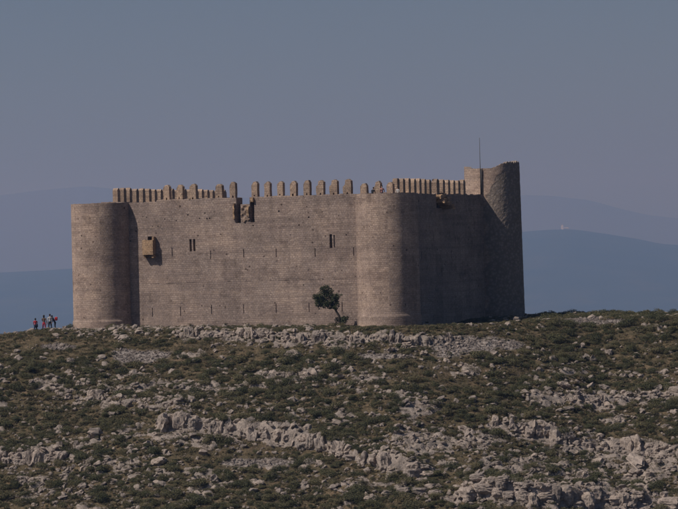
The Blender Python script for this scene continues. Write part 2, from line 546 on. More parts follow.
hs = N(nt, 'ShaderNodeMath', operation='ADD')
nt.links.new(n_fin, hs.inputs[0]); nt.links.new(n_rk, hs.inputs[1])
bump(nt, b, hs.outputs[0], 0.8, 0.15)
gme.materials.append(mt)
tag(link(bpy.data.objects.new('ground', gme)), kind='structure')

# ------------------------------------------------------------------ far hills
def range_mesh(name, dist, near, far, prof_px, mat, rough_amp, seed, cols=420, rows=46):
    px = np.array([p[0] for p in prof_px], float); py = np.array([p[1] for p in prof_px], float)
    D = [pix_dir(a, b_) for a, b_ in prof_px]
    az = np.array([math.atan(d[0]) for d in D]); el = np.array([d[2] for d in D])
    A = np.linspace(R(-34), R(34), cols)
    ridge = ZC + np.interp(A, az, el) * dist
    ts = np.linspace(0, 1, rows)
    V = []
    for t in ts:
        d = near + (far - near) * t
        rt = (dist - near) / (far - near)
        f = np.where(t < rt, sstep(-0.15, 1.0, t / rt), sstep(-0.1, 1.0, (1 - t) / (1 - rt)))
        X, Y = np.tan(A) * d, np.full_like(A, d)
        n = fbm(X / (dist * 0.05), Y / (dist * 0.05), 0, 5, seed)
        z = -300 + (ridge + 300) * f + rough_amp * n * (0.25 + 3.2 * f * (1 - f))
        V.append(np.stack([X, Y, z], 1))
    V = np.concatenate(V)
    I = np.arange(rows * cols).reshape(rows, cols)
    Fc = np.stack([I[:-1, :-1].ravel(), I[:-1, 1:].ravel(), I[1:, 1:].ravel(), I[1:, :-1].ravel()], 1)
    o = mesh_obj(name, V.tolist(), Fc.tolist(), mat, smooth=True)
    return tag(o, kind='structure')

mt, nt, b = mat_new('wooded_hill')
p_ = N(nt, 'ShaderNodeNewGeometry').outputs['Position']
n1 = noise_tex(nt, p_, 0.004, 8, 0.65)
nt.links.new(ramp(nt, n1, [(0.35, (0.02, 0.03, 0.022)), (0.55, (0.032, 0.042, 0.028)), (0.7, (0.06, 0.06, 0.042))]), b.inputs['Base Color'])
M_HILL = mt
HILL_D = 18000.0
hills = range_mesh('wooded_hills', HILL_D, 13500, 21500,
           [(-900, 300), (-300, 282), (-80, 276), (0, 272.5), (40, 271), (75, 269), (130, 268), (250, 262), (380, 250), (470, 238), (527, 231.5), (545, 230.4), (566, 230), (580, 230.8), (592, 233), (610, 235.5), (640, 240), (660, 244), (678, 245), (760, 254), (900, 262), (1400, 290)],
           M_HILL, 26, 4)
M_FARHILL = plain('bare_mountain', (0.08, 0.07, 0.06))
range_mesh('far_mountains', 29000.0, 25000, 31500,
           [(-900, 214), (-300, 204), (0, 196), (35, 192), (60, 190), (85, 188.5), (105, 190), (140, 196), (250, 200), (400, 205), (500, 198), (527, 195), (555, 196), (590, 201), (620, 209), (650, 216), (678, 219), (760, 222), (1400, 240)],
           M_FARHILL, 60, 9)

# ------------------------------------------------------------------ the castle
A2 = lambda p: np.array(p, float)
C_M, C_L, C_F = A2((5.0, 350.0)), A2((-25.05, 362.2)), A2((17.2, 379.85))
C_B = C_L + (C_F - C_M)
castle = empty('castle', (C_M[0], C_M[1], 0))
tag(castle, 'ruined stone castle with round corner towers and battlements on the hilltop', 'castle')
CO = Vector((C_M[0], C_M[1], 0))

class Frame:
    """a wall's own coordinates: s along it, d into it, z up"""
    def __init__(self, p, q):
        self.p = p; v = q - p
        self.len = float(np.hypot(*v)); self.t = v / self.len
        self.n = np.array([self.t[1], -self.t[0]])      # outward, to the right of p -> q seen from outside left-to-right
    def w(self, s, d, z):
        c = self.p + self.t * s - self.n * d
        return (c[0] - CO.x, c[1] - CO.y, z)
    def hit(self, px, py):
        dr = pix_dir(px, py)
        k = np.dot(self.p, self.n) / np.dot(dr[:2], self.n)
        return float(np.dot(dr[:2] * k - self.p, self.t)), ZC + dr[2] * k

FRONT, RIGHT, LEFT, BACK = Frame(C_L, C_M), Frame(C_M, C_F), Frame(C_B, C_L), Frame(C_F, C_B)
THICK = 1.6

def wall_mesh(name, fr, zbot, top, mat, holes=(), step=0.55, jit=0.02, seed=1):
    """solid wall with real recesses; holes = (s0, s1, z0, z1, depth), depth >= THICK goes right through"""
    zt = top(np.linspace(0, fr.len, 50)).max()
    ss = set(np.round(np.arange(0, fr.len, step), 3)) | {round(fr.len, 3)}
    zs = set(np.round(np.linspace(zbot, zt, 12), 3))
    for h in holes:
        ss |= {round(h[0], 3), round(h[1], 3)}
        zs |= {round(h[2], 3), round(min(h[3], zt), 3)}
    ss, zs = np.array(sorted(ss)), np.array(sorted(zs))
    ns, nz = len(ss) - 1, len(zs) - 1
    dep = np.zeros((ns + 2, nz + 2)); dep[0] = dep[-1] = THICK; dep[:, 0] = dep[:, -1] = THICK
    cs, cz = (ss[:-1] + ss[1:]) / 2, (zs[:-1] + zs[1:]) / 2
    for h in holes:
        mk = np.outer((cs > h[0]) & (cs < h[1]), (cz > h[2]) & (cz < h[3]))
        dep[1:-1, 1:-1][mk] = np.minimum(h[4], THICK)
    tops = top(ss)
    V, Fc, U, cache = [], [], [], {}
    def vert(i, j, d):
        k = (i, j, round(d, 3))
        if k not in cache:
            s, z = ss[i], zs[j]
            f = max(0.0, (z - (zt - 1.2)) / 1.2)
            z2 = z + (tops[i] - zt) * f + jit * 0.6 * float(noise3(s * 3, z * 3, d, seed))
            s2 = s + (jit * float(noise3(s * 3, z * 3, d + 5, seed)) if 0 < i < ns else 0)
            if j == nz: z2 += 0.07 * float(noise3(s * 1.7, d * 3, 3, seed)) + 0.04 * float(noise3(s * 6, d, 9, seed))
            cache[k] = len(V); V.append(fr.w(s2, d, z2)); cache[('uv',) + k] = (s, z)
        return cache[k]
    def quad(a, mode):
        Fc.append([vert(*k) for k in a])
        U.append([((ss[k[0]], zs[k[1]]) if mode == 0 else (k[2] + ss[k[0]], zs[k[1]] + (k[2] if mode == 2 else 0))) for k in a])
    for i in range(1, ns + 1):
        for j in range(1, nz + 1):
            d = dep[i, j]
            if d < THICK:
                a = [(i - 1, j - 1), (i, j - 1), (i, j), (i - 1, j)]
                quad([(p, q, d) for p, q in a], 0)
                quad([(p, q, THICK) for p, q in a[::-1]], 0)
    for i in range(0, ns + 1):
        for j in range(1, nz + 1):
            a, b_ = dep[i, j], dep[i + 1, j]
            if a != b_:
                q = [(i, j - 1, min(a, b_)), (i, j, min(a, b_)), (i, j, max(a, b_)), (i, j - 1, max(a, b_))]
                quad(q if a > b_ else q[::-1], 1)
    for i in range(1, ns + 1):
        for j in range(0, nz + 1):
            a, b_ = dep[i, j], dep[i, j + 1]
            if a != b_:
                q = [(i - 1, j, min(a, b_)), (i, j, min(a, b_)), (i, j, max(a, b_)), (i - 1, j, max(a, b_))]
                quad(q if a < b_ else q[::-1], 2)
    return mesh_obj(name, V, Fc, mat, castle, U)

def rect(fr, x0, y0, x1, y1, depth):
    s0, zt = fr.hit(x0, y0); s1, _ = fr.hit(x1, y0); _, zb = fr.hit(x0, y1)
    return [s0, s1, zb, zt, depth]

# openings of the front wall, taken from the photograph
holes = []
for px, py in ((172, 252), (210.5, 255), (243.5, 253.5), (276, 253), (315, 252.5), (353.5, 251.5)):
    holes.append(rect(FRONT, px - 0.45, py - 4.4, px + 0.5, py + 4.2, 0.09))
for px, py in ((152.3, 312.5), (180.4, 311.5), (211.5, 309.5), (243.5, 309), (276, 308.3), (309, 307.5), (342, 307)):
    holes.append(rect(FRONT, px - 0.42, py - 4.8, px + 0.46, py + 4.6, 0.08))
holes.append(rect(FRONT, 189.3, 239.2, 191.5, 251.4, 1.2))       # twin-light window
holes.append(rect(FRONT, 193.0, 239.0, 195.2, 251.2, 1.2))
holes.append(rect(FRONT, 329.3, 234.2, 332.0, 248.0, 1.2))       # second window, one light walled up
holes.append(rect(FRONT, 333.4, 235.0, 334.8, 247.6, 0.12))
holes.append(rect(FRONT, 147.5, 236.6, 153.8, 252.0, 0.9))       # door behind the projecting box
s_gap0, _ = FRONT.hit(236.2, 204); s_gap1, zg = FRONT.hit(249.6, 204)
holes.append([s_gap0, s_gap1, zg, 99, THICK])                     # broken parapet
s_a, _ = FRONT.hit(235.6, 210); s_b, _ = FRONT.hit(240.6, 210); _, z_lo = FRONT.hit(238, 223)
holes.append([s_a, s_b, z_lo, zg, 1.1])
s_c, _ = FRONT.hit(250.0, 210); s_d, _ = FRONT.hit(254.3, 210); _, z_hi = FRONT.hit(252, 200)
holes.append([s_c, s_d, z_lo + 0.05, z_hi, 1.1])
rp = random.Random(5)
xk = 150.0
while xk < 350:
    ln = rp.uniform(2, 14)
    sk, zk = FRONT.hit(xk, 283.5 - (xk - 143) * 0.0236 + rp.choice((0, 0, .6)))
    sk2, _ = FRONT.hit(min(xk + ln, 352), 281)
    holes.append([sk, sk2, round(zk, 2) - 0.02, round(zk, 2) + 0.02, 0.03])
    xk += ln + rp.uniform(1, 16)
for k in range(24):                                               # putlog holes
    px = rp.uniform(146, 350)
    py = rp.choice((208, 213, 219, 227, 233)) + rp.uniform(-2, 2) if k < 24 else rp.uniform(225, 270)
    w_ = rp.uniform(0.35, 0.75)
    r_ = rect(FRONT, px - w_, py - w_, px + w_, py + w_, 0.3)
    if not any(r_[0] < h[1] + 0.15 and r_[1] > h[0] - 0.15 and r_[2] < h[3] + 0.15 and r_[3] > h[2] - 0.15 for h in holes):
        holes.append(r_)
def top_front(s):
    return np.where(np.asarray(s) < 6.4, 13.15, 13.4) + 0.0 * np.asarray(s)
wall_f = wall_mesh('curtain_wall', FRONT, -1.6, top_front, M_WALL, holes, seed=3)
tag(wall_f, 'sunlit front curtain wall with slits, two windows and a broken parapet')
rh = []
for k in range(10):
    s0 = rp.uniform(6, 26); z0 = rp.uniform(2, 11)
    rh.append([s0, s0 + 0.16, z0, z0 + rp.choice((0.2, 0.9)), 0.4])
s_e, _ = RIGHT.hit(436.2, 200); s_f, _ = RIGHT.hit(443.6, 200); _, z_e = RIGHT.hit(440, 208)
rh.append([s_e, s_f, z_e, 99, 0.7])
wall_r = wall_mesh('curtain_wall', RIGHT, -1.6, lambda s: 13.42 + 0 * np.asarray(s), M_WALL, rh, seed=5)
tag(wall_r, 'shaded side curtain wall between the two right-hand towers')
wall_l = wall_mesh('curtain_wall', LEFT, -1.6, lambda s: 13.3 + 0 * np.asarray(s), M_WALL, seed=6)
wall_b = wall_mesh('curtain_wall', BACK, -2.2, lambda s: 12.4 + 0 * np.asarray(s), M_WALL, seed=7)

# merlons ------------------------------------------------------------------
def merlon(fr, s, w, h, zb, parent, wear=0.0, seed=0, hole=True, thick=0.58, mat=M_MERLON):
    q = random.Random(seed)
    j = lambda a=0.03: q.uniform(-a, a)
    sh = 0.22 * q.uniform(0.8, 1.3)
    pts = [(-w / 2 + j(), -0.12)]
    if hole:
        hx = j(0.06); hw = q.uniform(0.06, 0.09)
        pts += [(hx - hw, -0.12), (hx - hw + j(.01), q.uniform(0.14, 0.24)), (hx + hw, q.uniform(0.16, 0.24)), (hx + hw, -0.12)]
    pts += [(w / 2 + j(), -0.12), (w / 2 + j(), h * 0.45), (w / 2 + j(), h - 0.14 + j()), (w * 0.20 + j(.05), h + 0.07 + j(.04))]
    if wear > 0:
        pts += [(-w * 0.22, h - 0.06), (-w * 0.28, h * (1 - wear * 0.7)), (-w / 2 - 0.04, h * (1 - wear)), (-w / 2 - 0.06, h * 0.3)]
    else:
        pts += [(-w * 0.16 + j(.05), h + 0.02 + j(.03)), (-w / 2 + j(), h - sh * 1.25 + j()), (-w / 2 + j(), h * 0.45)]
    n = len(pts)
    V, U = [], []
    for d in (0.012, thick + j(0.04)):
        for a, z in pts:
            V.append(fr.w(s + a, d + (0.05 if d < 0.1 and z > h - 0.1 else 0), zb + z))
    Fc = [list(range(n)), list(range(2 * n - 1, n - 1, -1))]
    U = [[(s + a, zb + z) for a, z in pts], [(s + a, zb + z) for a, z in pts[::-1]]]
    for i in range(n):
        k = (i + 1) % n
        Fc.append([k, i, n + i, n + k])
        U.append([(s + thick * c, zb + pts[e][1]) for e, c in ((k, 0), (i, 0), (i, 1), (k, 1))])
    return mesh_obj('merlon', V, Fc, mat, parent, U)

sd = 0
for px, h, w, wear in ((166, 1.45, .72, 0), (179.3, 1.46, .70, 0), (192.6, 1.48, .70, 0), (218.5, 1.42, .74, 0), (232.3, 1.58, .62, 0), (254.2, 1.52, .66, 0), (267, 1.5, .64, 0), (280, 1.5, .62, 0), (293, 1.45, .66, 0), (306.5, 1.46, .68, 0), (319.8, 1.48, .76, .42), (333.3, 1.5, .8, .45), (347, 1.5, .86, .5)):
    sd += 1
    s, _ = FRONT.hit(px, 190)
    merlon(FRONT, s, w, h, float(top_front(s)), wall_f, wear, sd)
for px, h, wear in ((363.4, 1.75, 0), (376.8, 1.95, .3), (389.6, 1.8, 0)):      # lower stumps on the corner tower
    sd += 1
    s, _ = FRONT.hit(px, 190)
    merlon(FRONT, s, .68, h, 12.62, wall_f, wear, sd, hole=False)
for px in (398.7, 404.4, 410, 415.5, 420.7, 425.7, 430.6, 438.2, 444.2, 449.4, 454.6, 459.6, 464.6):
    sd += 1
    s, _ = RIGHT.hit(px, 190)
    merlon(RIGHT, s, .86 if px == 438.2 else .66, 1.5 + random.uniform(-.06, .06), 13.42, wall_r, 0, sd, hole=False)
k = 0
s = 1.2
while s < LEFT.len - 2.2:
    sd += 1
    merlon(LEFT, s, .66, 1.5 + random.uniform(-.06, .06), 13.3, wall_l, 0, sd, hole=False)
    s += 1.52 if k % 7 else 1.7
    k += 1

# projecting box on two corbels (left) and the broken one in the middle --------
def block(name, fr, s0, s1, d0, d1, z0, z1, mat, parent, seed=0, jit=0.03, sub=3):
    q = np.random.default_rng(seed)
    bm = bmesh.new()
    bmesh.ops.create_cube(bm, size=1)
    bmesh.ops.subdivide_edges(bm, edges=bm.edges[:], cuts=sub, use_grid_fill=True)
    uvl = bm.loops.layers.uv.new('metres')
    loc = {}
    for v in bm.verts:
        a = np.array(v.co) + 0.5
        p = (s0 + (s1 - s0) * a[0], d0 + (d1 - d0) * a[1], z0 + (z1 - z0) * a[2])
        n = [jit * float(noise3(p[0] * 4 + c * 9, p[1] * 4, p[2] * 4, seed)) for c in range(3)]
        p = (p[0] + n[0], p[1] + n[1], p[2] + n[2])
        loc[v] = p
        v.co = fr.w(*p)
    for f in bm.faces:
        for l in f.loops:
            p = loc[l.vert]
            l[uvl].uv = (p[0] + p[1], p[2] + 0.4 * p[1])
    bmesh.ops.recalc_face_normals(bm, faces=bm.faces[:])
    me = bpy.data.meshes.new(name)
    bm.to_mesh(me); bm.free()
    me.materials.append(mat)
    return link(bpy.data.objects.new(name, me), parent)

s0, zt_ = FRONT.hit(145.2, 240.3); s1, zb_ = FRONT.hit(156.2, 254.6)
bx = block('projecting_box', FRONT, s0, s1, -0.78, -0.56, zb_, zt_, M_TAN, castle, 3, 0.02)
tag(bx, 'small tan stone box jutting from the wall beside the left tower')
block('side_wall', FRONT, s0 + 0.01, s0 + 0.2, -0.555, 0.05, zb_ + 0.02, zt_ + 0.05, M_TAN, bx, 4, 0.02)
block('side_wall', FRONT, s1 - 0.2, s1 - 0.01, -0.555, 0.05, zb_ + 0.02, zt_ + 0.35, M_TAN, bx, 5, 0.02)
block('corbel', FRONT, s0 + 0.03, s0 + 0.26, -0.6, 0.1, zb_ - 0.32, zb_ - 0.005, M_TAN, bx, 6, 0.04)
block('corbel', FRONT, s1 - 0.27, s1 - 0.04, -0.6, 0.1, zb_ - 0.32, zb_ - 0.005, M_TAN, bx, 7, 0.04)

s0, z1_ = FRONT.hit(231.2, 199.5); s1, z0_ = FRONT.hit(235.2, 219)
bb = block('broken_projecting_box', FRONT, s0 + 0.25, s1, -0.22, 0.12, z0_, z1_ - 0.45, M_TAN, castle, 8, 0.10, 5)
tag(bb, 'remains of a projecting box in the gap of the parapet')
s0, z1_ = FRONT.hit(241.2, 205.0); s1, z0_ = FRONT.hit(249.6, 221.5)
block('rubble_pier', FRONT, s0, s1 - 0.02, -0.06, 0.45, z0_, z1_ - 0.1, M_MERLON, bb, 9, 0.2, 7)
block('corbel', FRONT, s1 - 0.26, s1, -0.24, 0.0, z0_ + 0.5, z1_ - 0.15, M_TAN, bb, 10, 0.10, 5)
s0, z1_ = FRONT.hit(251.0, 197.5); s1, z0_ = FRONT.hit(254.0, 202)
block('corbel', FRONT, s0, s1, -0.25, 0.2, z0_, z1_, M_TAN, bb, 11, 0.06)
# ragged stones that catch the sun at the top of the shaded wall
for k, (px, py, w_) in enumerate(((438.5, 196.5, .5), (441.5, 195.4, .55), (443.2, 198.6, .4), (439.0, 200.5, .42), (441.8, 203.2, .5), (443.2, 206.8, .3))):
    s, z = RIGHT.hit(px, py)
    block('broken_stone', RIGHT, s - w_, s + w_, -0.38 - 0.66 * max(0.0, 13.3 - z), 0.3, z - 0.24, z + 0.2, M_TAN, wall_r, 20 + k, 0.1)

# towers --------------------------------------------------------------------
def tower(name, c, r, zbot, top, mat, seed, batter=0.0, plinth=None, seg=144, rows=70, rubble=None, floor_drop=0.85, rim=0.62):
    """top(theta) gives the rim height; theta = 0 faces the camera, +90 deg is to the right"""
    th = np.linspace(0, 2 * math.pi, seg, endpoint=False)
    zt = top(th)
    V, U, A = [], [], []
    for k in range(rows + 1):
        f = k / rows
        z = zbot + (zt - zbot) * f
        rr = r + batter * (1 - f) + 0.007 * fbm(th * r * 1.3, z * 1.6, seed, 3, seed)
        if plinth is not None:
            rr = rr + 0.09 * (1 - sstep(plinth - 0.02, plinth + 0.10, z))
        a = np.zeros(seg)
        if rubble is not None:
            a = rubble(th, z)
            rr = rr - a * 0.03 + a * 0.013 * fbm(th * r * 5.0, z * 5.0, 0, 3, seed + 7)
        x, y = np.sin(th) * rr, -np.cos(th) * rr
        V += [(c[0] - CO.x + x[i], c[1] - CO.y + y[i], z[i]) for i in range(seg)]
        A += list(a)
    n0 = len(V)
    zin = zt - 0.03 - 0.05 * (noise3(th * 6, 3, 0, seed) + 1)
    ri = r - rim
    V += [(c[0] - CO.x + math.sin(t) * ri, c[1] - CO.y - math.cos(t) * ri, zin[i]) for i, t in enumerate(th)]
    zf = zt.min() - floor_drop
    V += [(c[0] - CO.x + math.sin(t) * ri, c[1] - CO.y - math.cos(t) * ri, zf) for t in th]
    A += [0.0 if rubble is None else 1.0] * (2 * seg)
    V.append((c[0] - CO.x, c[1] - CO.y, zf)); A.append(0.0)
    Fc = []
    for k in range(rows):
        for i in range(seg):
            j = (i + 1) % seg
            Fc.append([k * seg + i, k * seg + j, (k + 1) * seg + j, (k + 1) * seg + i])
            z0, z1 = V[k * seg + i][2], V[(k + 1) * seg + i][2]
            z2, z3 = V[k * seg + j][2], V[(k + 1) * seg + j][2]
            u0, u1 = i / seg * 2 * math.pi * r + seed * 3.1, (i + 1) / seg * 2 * math.pi * r + seed * 3.1
            U.append([(u0, z0), (u1, z2), (u1, z3), (u0, z1)])
    for base in (n0 - seg, n0):
        for i in range(seg):
            j = (i + 1) % seg
            Fc.append([base + i, base + j, base + seg + j, base + seg + i])
            u0, u1 = i / seg * 2 * math.pi * r, (i + 1) / seg * 2 * math.pi * r
            U.append([(u0, V[base + i][2]), (u1, V[base + j][2]), (u1, V[base + seg + j][2] - 0.6), (u0, V[base + seg + i][2] - 0.6)])
    for i in range(seg):
        j = (i + 1) % seg
        Fc.append([n0 + seg + i, n0 + seg + j, n0 + 2 * seg])
        U.append([(V[q][0], V[q][1]) for q in (n0 + seg + i, n0 + seg + j, n0 + 2 * seg)])
    return mesh_obj(name, V, Fc, mat, castle, U, smooth=False, attrs={'rubble': A})

def rim_top(z, seed, amp=0.05):
    return lambda th: z + amp * fbm(np.cos(th) * 6, np.sin(th) * 6, seed, 3, seed)
tl = tower('round_tower', C_L, 3.2, -1.6, rim_top(13.18, 2), M_TOWER, 2, plinth=0.85)
tag(tl, 'round corner tower at the hikers\' end of the front wall')
tm = tower('round_tower', C_M, 3.2, -1.8, rim_top(13.32, 4, 0.035), M_TOWER, 4, plinth=0.95)
tag(tm, 'round corner tower where the sunlit and shaded walls meet')
def far_top(th):
    t = (th + math.pi) % (2 * math.pi) - math.pi          # -pi..pi, 0 faces the camera
    base = np.interp(t, [R(-180), R(-120), R(-92), R(-78), R(-60), R(-4), R(10), R(24), R(60), R(100), R(150), R(180)],
                     [16.35, 16.4, 16.55, 16.35, 16.3, 16.32, 16.6, 16.88, 16.98, 16.82, 16.35, 16.3])
    rough = sstep(R(-5), R(18), t) + sstep(R(-70), R(-90), t)
    rough = np.clip(rough, 0, 1)
    return base + 0.03 * noise3(t * 4, 0, 0, 3) + rough * 0.17 * fbm(np.cos(th) * 13, np.sin(th) * 13, 0, 3, 12)
def far_rubble(th, z):
    t = (th + math.pi) % (2 * math.pi) - math.pi
    edge = R(22) - (17.0 - z) * R(9.5) + 0.12 * fbm(t * 4, z * 1.2, 0, 3, 14)
    edge = np.maximum(edge, R(-20) + 0.25 * fbm(z * 0.8, t, 0, 2, 18))
    return sstep(0, 0.10, t - edge) * (1 - sstep(R(165), R(178), t))
tf = tower('round_tower', C_F, 3.08, -1.6, far_top, M_FAR, 6, batter=0.26, rubble=far_rubble, seg=180, rows=110, rim=0.8)
tag(tf, 'tallest round tower with a ragged broken top and stripped facing')

# lightning mast on the tallest tower -----------------------------------------
def tube_mesh(name, pts, radii, mat, parent=None, seg=8):
    V, Fc = [], []
    for k, (p, r_) in enumerate(zip(pts, radii)):
        p = Vector(p)
        a = Vector(pts[min(k + 1, len(pts) - 1)]) - Vector(pts[max(k - 1, 0)])
        a.normalize()
        u = a.orthogonal().normalized(); v = a.cross(u)
        for i in range(seg):
            t = 2 * math.pi * i / seg
            V.append(tuple(p + u * (r_ * math.cos(t)) + v * (r_ * math.sin(t))))
    for k in range(len(pts) - 1):
        for i in range(seg):
            j = (i + 1) % seg
            Fc.append([k * seg + i, k * seg + j, (k + 1) * seg + j, (k + 1) * seg + i])
    Fc.append(list(range(seg))[::-1]); Fc.append([(len(pts) - 1) * seg + i for i in range(seg)])
    return mesh_obj(name, V, Fc, mat, parent, smooth=True)

ang = math.asin(-1.36 / 3.15)
mx, my = C_F[0] + math.sin(ang) * 3.3, C_F[1] - math.cos(ang) * 3.3
mast = empty('mast', (mx, my, 13.3))
tag(mast, 'thin dark lightning mast fixed to the tallest tower', 'mast')
tube_mesh('pole', [(0, 0, 0.1), (0, 0, 3.2), (0, 0, 6.4)], [0.04, 0.035, 0.02], M_IRON, mast)
tube_mesh('conduit', [(0.1, 0.02, -0.3), (0.1, 0.02, 2.95)], [0.075, 0.075], M_IRON, mast)
for z in (0.2, 1.5, 2.8):
    tube_mesh('bracket', [(-0.03, 0.0, z), (0.03, 0.25, z)], [0.035, 0.035], M_IRON, mast)

# ------------------------------------------------------------------ rocks
def rock_mesh(name, seed, kind='boulder', sub=3):
    q = np.random.default_rng(seed)
    bm = bmesh.new()
    if kind in ('block', 'slab'):
        bmesh.ops.create_cube(bm, size=2)
        bmesh.ops.subdivide_edges(bm, edges=bm.edges[:], cuts=10, use_grid_fill=True)
        P = np.array([v.co[:] for v in bm.verts])
        # rounded box
        r_ = np.power((np.abs(P) ** 5).sum(1), 1 / 5)[:, None]
        P = P / r_
        D = P / np.linalg.norm(P, axis=1)[:, None]
        for _ in range(5):                               # knocked-off corners
            n = q.normal(size=3); n /= np.linalg.norm(n)
            c = q.uniform(0.95, 1.25)
            ex = np.maximum(P @ n - c, 0)
            P = P - ex[:, None] * n
        o = q.uniform(0, 90, 3)
        if kind == 'block':
            g = fbm(P[:, 0] * 2.6 + o[0], P[:, 1] * 2.6, P[:, 2] * 1.1, 3, seed)   # upright solution grooves
        else:
            g = fbm(P[:, 0] * 0.7 + o[0], P[:, 1] * 0.7, P[:, 2] * 4.5, 3, seed)   # lying beds
        P = P + D * ((0.2 if kind == 'block' else 0.18) * g)[:, None] * np.array([1, 1, 0.5])
        P = P + 0.07 * np.stack([fbm(P[:, 0] * 5 + o[1], P[:, 1] * 5, P[:, 2] * 5 + k * 17, 2, seed + 3) for k in range(3)], 1)
    else:
        bmesh.ops.create_icosphere(bm, subdivisions=sub, radius=1)
        D = np.array([v.co[:] for v in bm.verts])
        rad = np.full(len(D), 1.3)
        for _ in range(14):
            n = q.normal(size=3); n /= np.linalg.norm(n)
            dd = D @ n
            rad = np.where(dd > 0.05, np.minimum(rad, q.uniform(0.55, 1.0) / np.maximum(dd, 0.05)), rad)
        P = D * rad[:, None]
        o = q.uniform(0, 90, 3)
        rg = 1 - np.abs(fbm(P[:, 0] * 1.7 + o[0], P[:, 1] * 1.7 + o[1], P[:, 2] * 1.7 + o[2], 3, seed)) * 1.6
        P = P + D * (0.30 * (rg - 0.5))[:, None] + 0.10 * np.stack([fbm(P[:, 0] * 4 + o[1], P[:, 1] * 4, P[:, 2] * 4 + k * 17, 2, seed + 3) for k in range(3)], 1)
    for v, p in zip(bm.verts, P):
        v.co = p
    me = bpy.data.meshes.new(name)
    bm.to_mesh(me); bm.free()
    me.materials.append(M_ROCK)
    me.polygons.foreach_set('use_smooth', [False] * len(me.polygons))
    return me

BLOCKS = [rock_mesh('rock_block', 100 + i, 'block') for i in range(8)]
SLABS = [rock_mesh('rock_slab', 200 + i, 'slab') for i in range(5)]
BOULD = [rock_mesh('boulder', 300 + i) for i in range(10)]
rr = random.Random(21)
occupied = []

def put_rock(name, me, x, y, z, sx, sy, sz, label, group, tilt=0.12):
    o = bpy.data.objects.new(name, me)
    o.location = (x, y, z)
    o.rotation_euler = (rr.gauss(0, tilt), rr.gauss(0, tilt), rr.gauss(0, 0.35))
    o.scale = (sx, sy, sz)
    tag(link(o), label, 'rock', group)
    occupied.append((x, y, max(sx, sy)))
    return o

LEDGE_TEXT = {
    'castle': ('pale limestone block in the ledge nearest the castle', 'ledge nearest the castle'),
    'long': ('grooved limestone block in the long cliff band', 'long cliff band'),
    'right': ('pale limestone block in the rock row amid scrub', 'rock row crossing the scrub'),
    'left': ('upright limestone block in the short outcrop', 'short outcrop'),
    'bottom': ('layered limestone slab in the lowest big ledge', 'lowest big ledge'),
    'mid': ('low limestone block in the broken halfway outcrop', 'broken halfway outcrop'),
    'rough': ('low limestone block in the patchy outcrop', 'patchy outcrop'),
}
ZONES = [(75, 'the hikers'), (140, 'the tower beside the hikers'), (215, 'the twin-slit window'), (285, 'the broken parapet'), (350, 'the lone tree'),
         (425, 'the corner tower'), (466, 'the shaded wall'), (532, 'the tallest tower'), (568, 'the tallest tower\'s shadow'), (625, 'the hilltop scree'), (9999, 'the bare hilltop end')]
def zone(px):
    for lim, nm in ZONES:
        if px < lim:
            return nm
n_rocks = 0
for key, (xs, ys, h, reach) in LEDGE_W.items():
    x = xs[0]
    while x < xs[-1]:
        w = rr.uniform(0.55, 1.25) * (1.25 if key in ('long', 'bottom') else 0.85)
        if x < -36 or x > 36:
            x += w; continue
        skip = {'castle': 0.1, 'long': 0.03, 'right': 0.15, 'left': 0.03, 'bottom': 0.08, 'mid': 0.45, 'rough': 0.45}[key]
        if rr.random() > skip:
            xc = x + w / 2
            y = float(np.interp(xc, xs, ys)) + rr.gauss(0.1, 0.22) + 0.35 * float(noise3(xc / 1.3, 0, 0, 77))
            zb, zt2 = float(height(xc, y - 0.6)), float(height(xc, y + 0.5))
            hz = max(zt2 - zb, 0.35) * rr.uniform(0.72, 1.2)
            hz = min(hz, 0.35 + 1.05 * w)
            me = rr.choice(SLABS if key == 'bottom' and rr.random() < 0.7 else BOULD if rr.random() < {'long': .4, 'left': .25}.get(key, .5) else BLOCKS)
            a, c_ = LEDGE_TEXT[key]
            ppx, _ = project(xc, y, zb)
            zn = zone(ppx)
            wd = 'narrow' if w < 0.75 else 'wide' if w > 1.1 else 'squarish'
            lab_, grp_ = '%s %s, below %s' % (wd, a, zn), '%s blocks, %s, below %s' % (wd, c_, zn)
            if rr.random() < 0.35 and hz > 0.6:            # split along a bed: a smaller block lies on a lower one
                f_ = rr.uniform(0.45, 0.65)
                put_rock('rock_block', me, xc, y - 0.12, zb + hz * f_ * 0.45, w * 0.58, rr.uniform(0.5, 0.7), hz * f_ * 0.6, lab_, grp_, tilt=0.10)
                put_rock('rock_block', rr.choice(BLOCKS + BOULD), xc + rr.uniform(-.25, .25) * w, y + rr.uniform(0.0, 0.3), zb + hz * (f_ + 0.2), w * rr.uniform(.35, .55), rr.uniform(0.4, 0.6), hz * (1 - f_) * 0.7, 'upper ' + lab_, 'upper ' + grp_, tilt=0.15)
                n_rocks += 1
            else:
                put_rock('rock_block', me, xc, y - 0.08, zb + hz * 0.46, w * rr.uniform(0.5, 0.64), rr.uniform(0.45, 0.8), hz * 0.62, lab_, grp_, tilt=0.13)
            n_rocks += 1
        x += w * rr.uniform(0.78, 1.0)
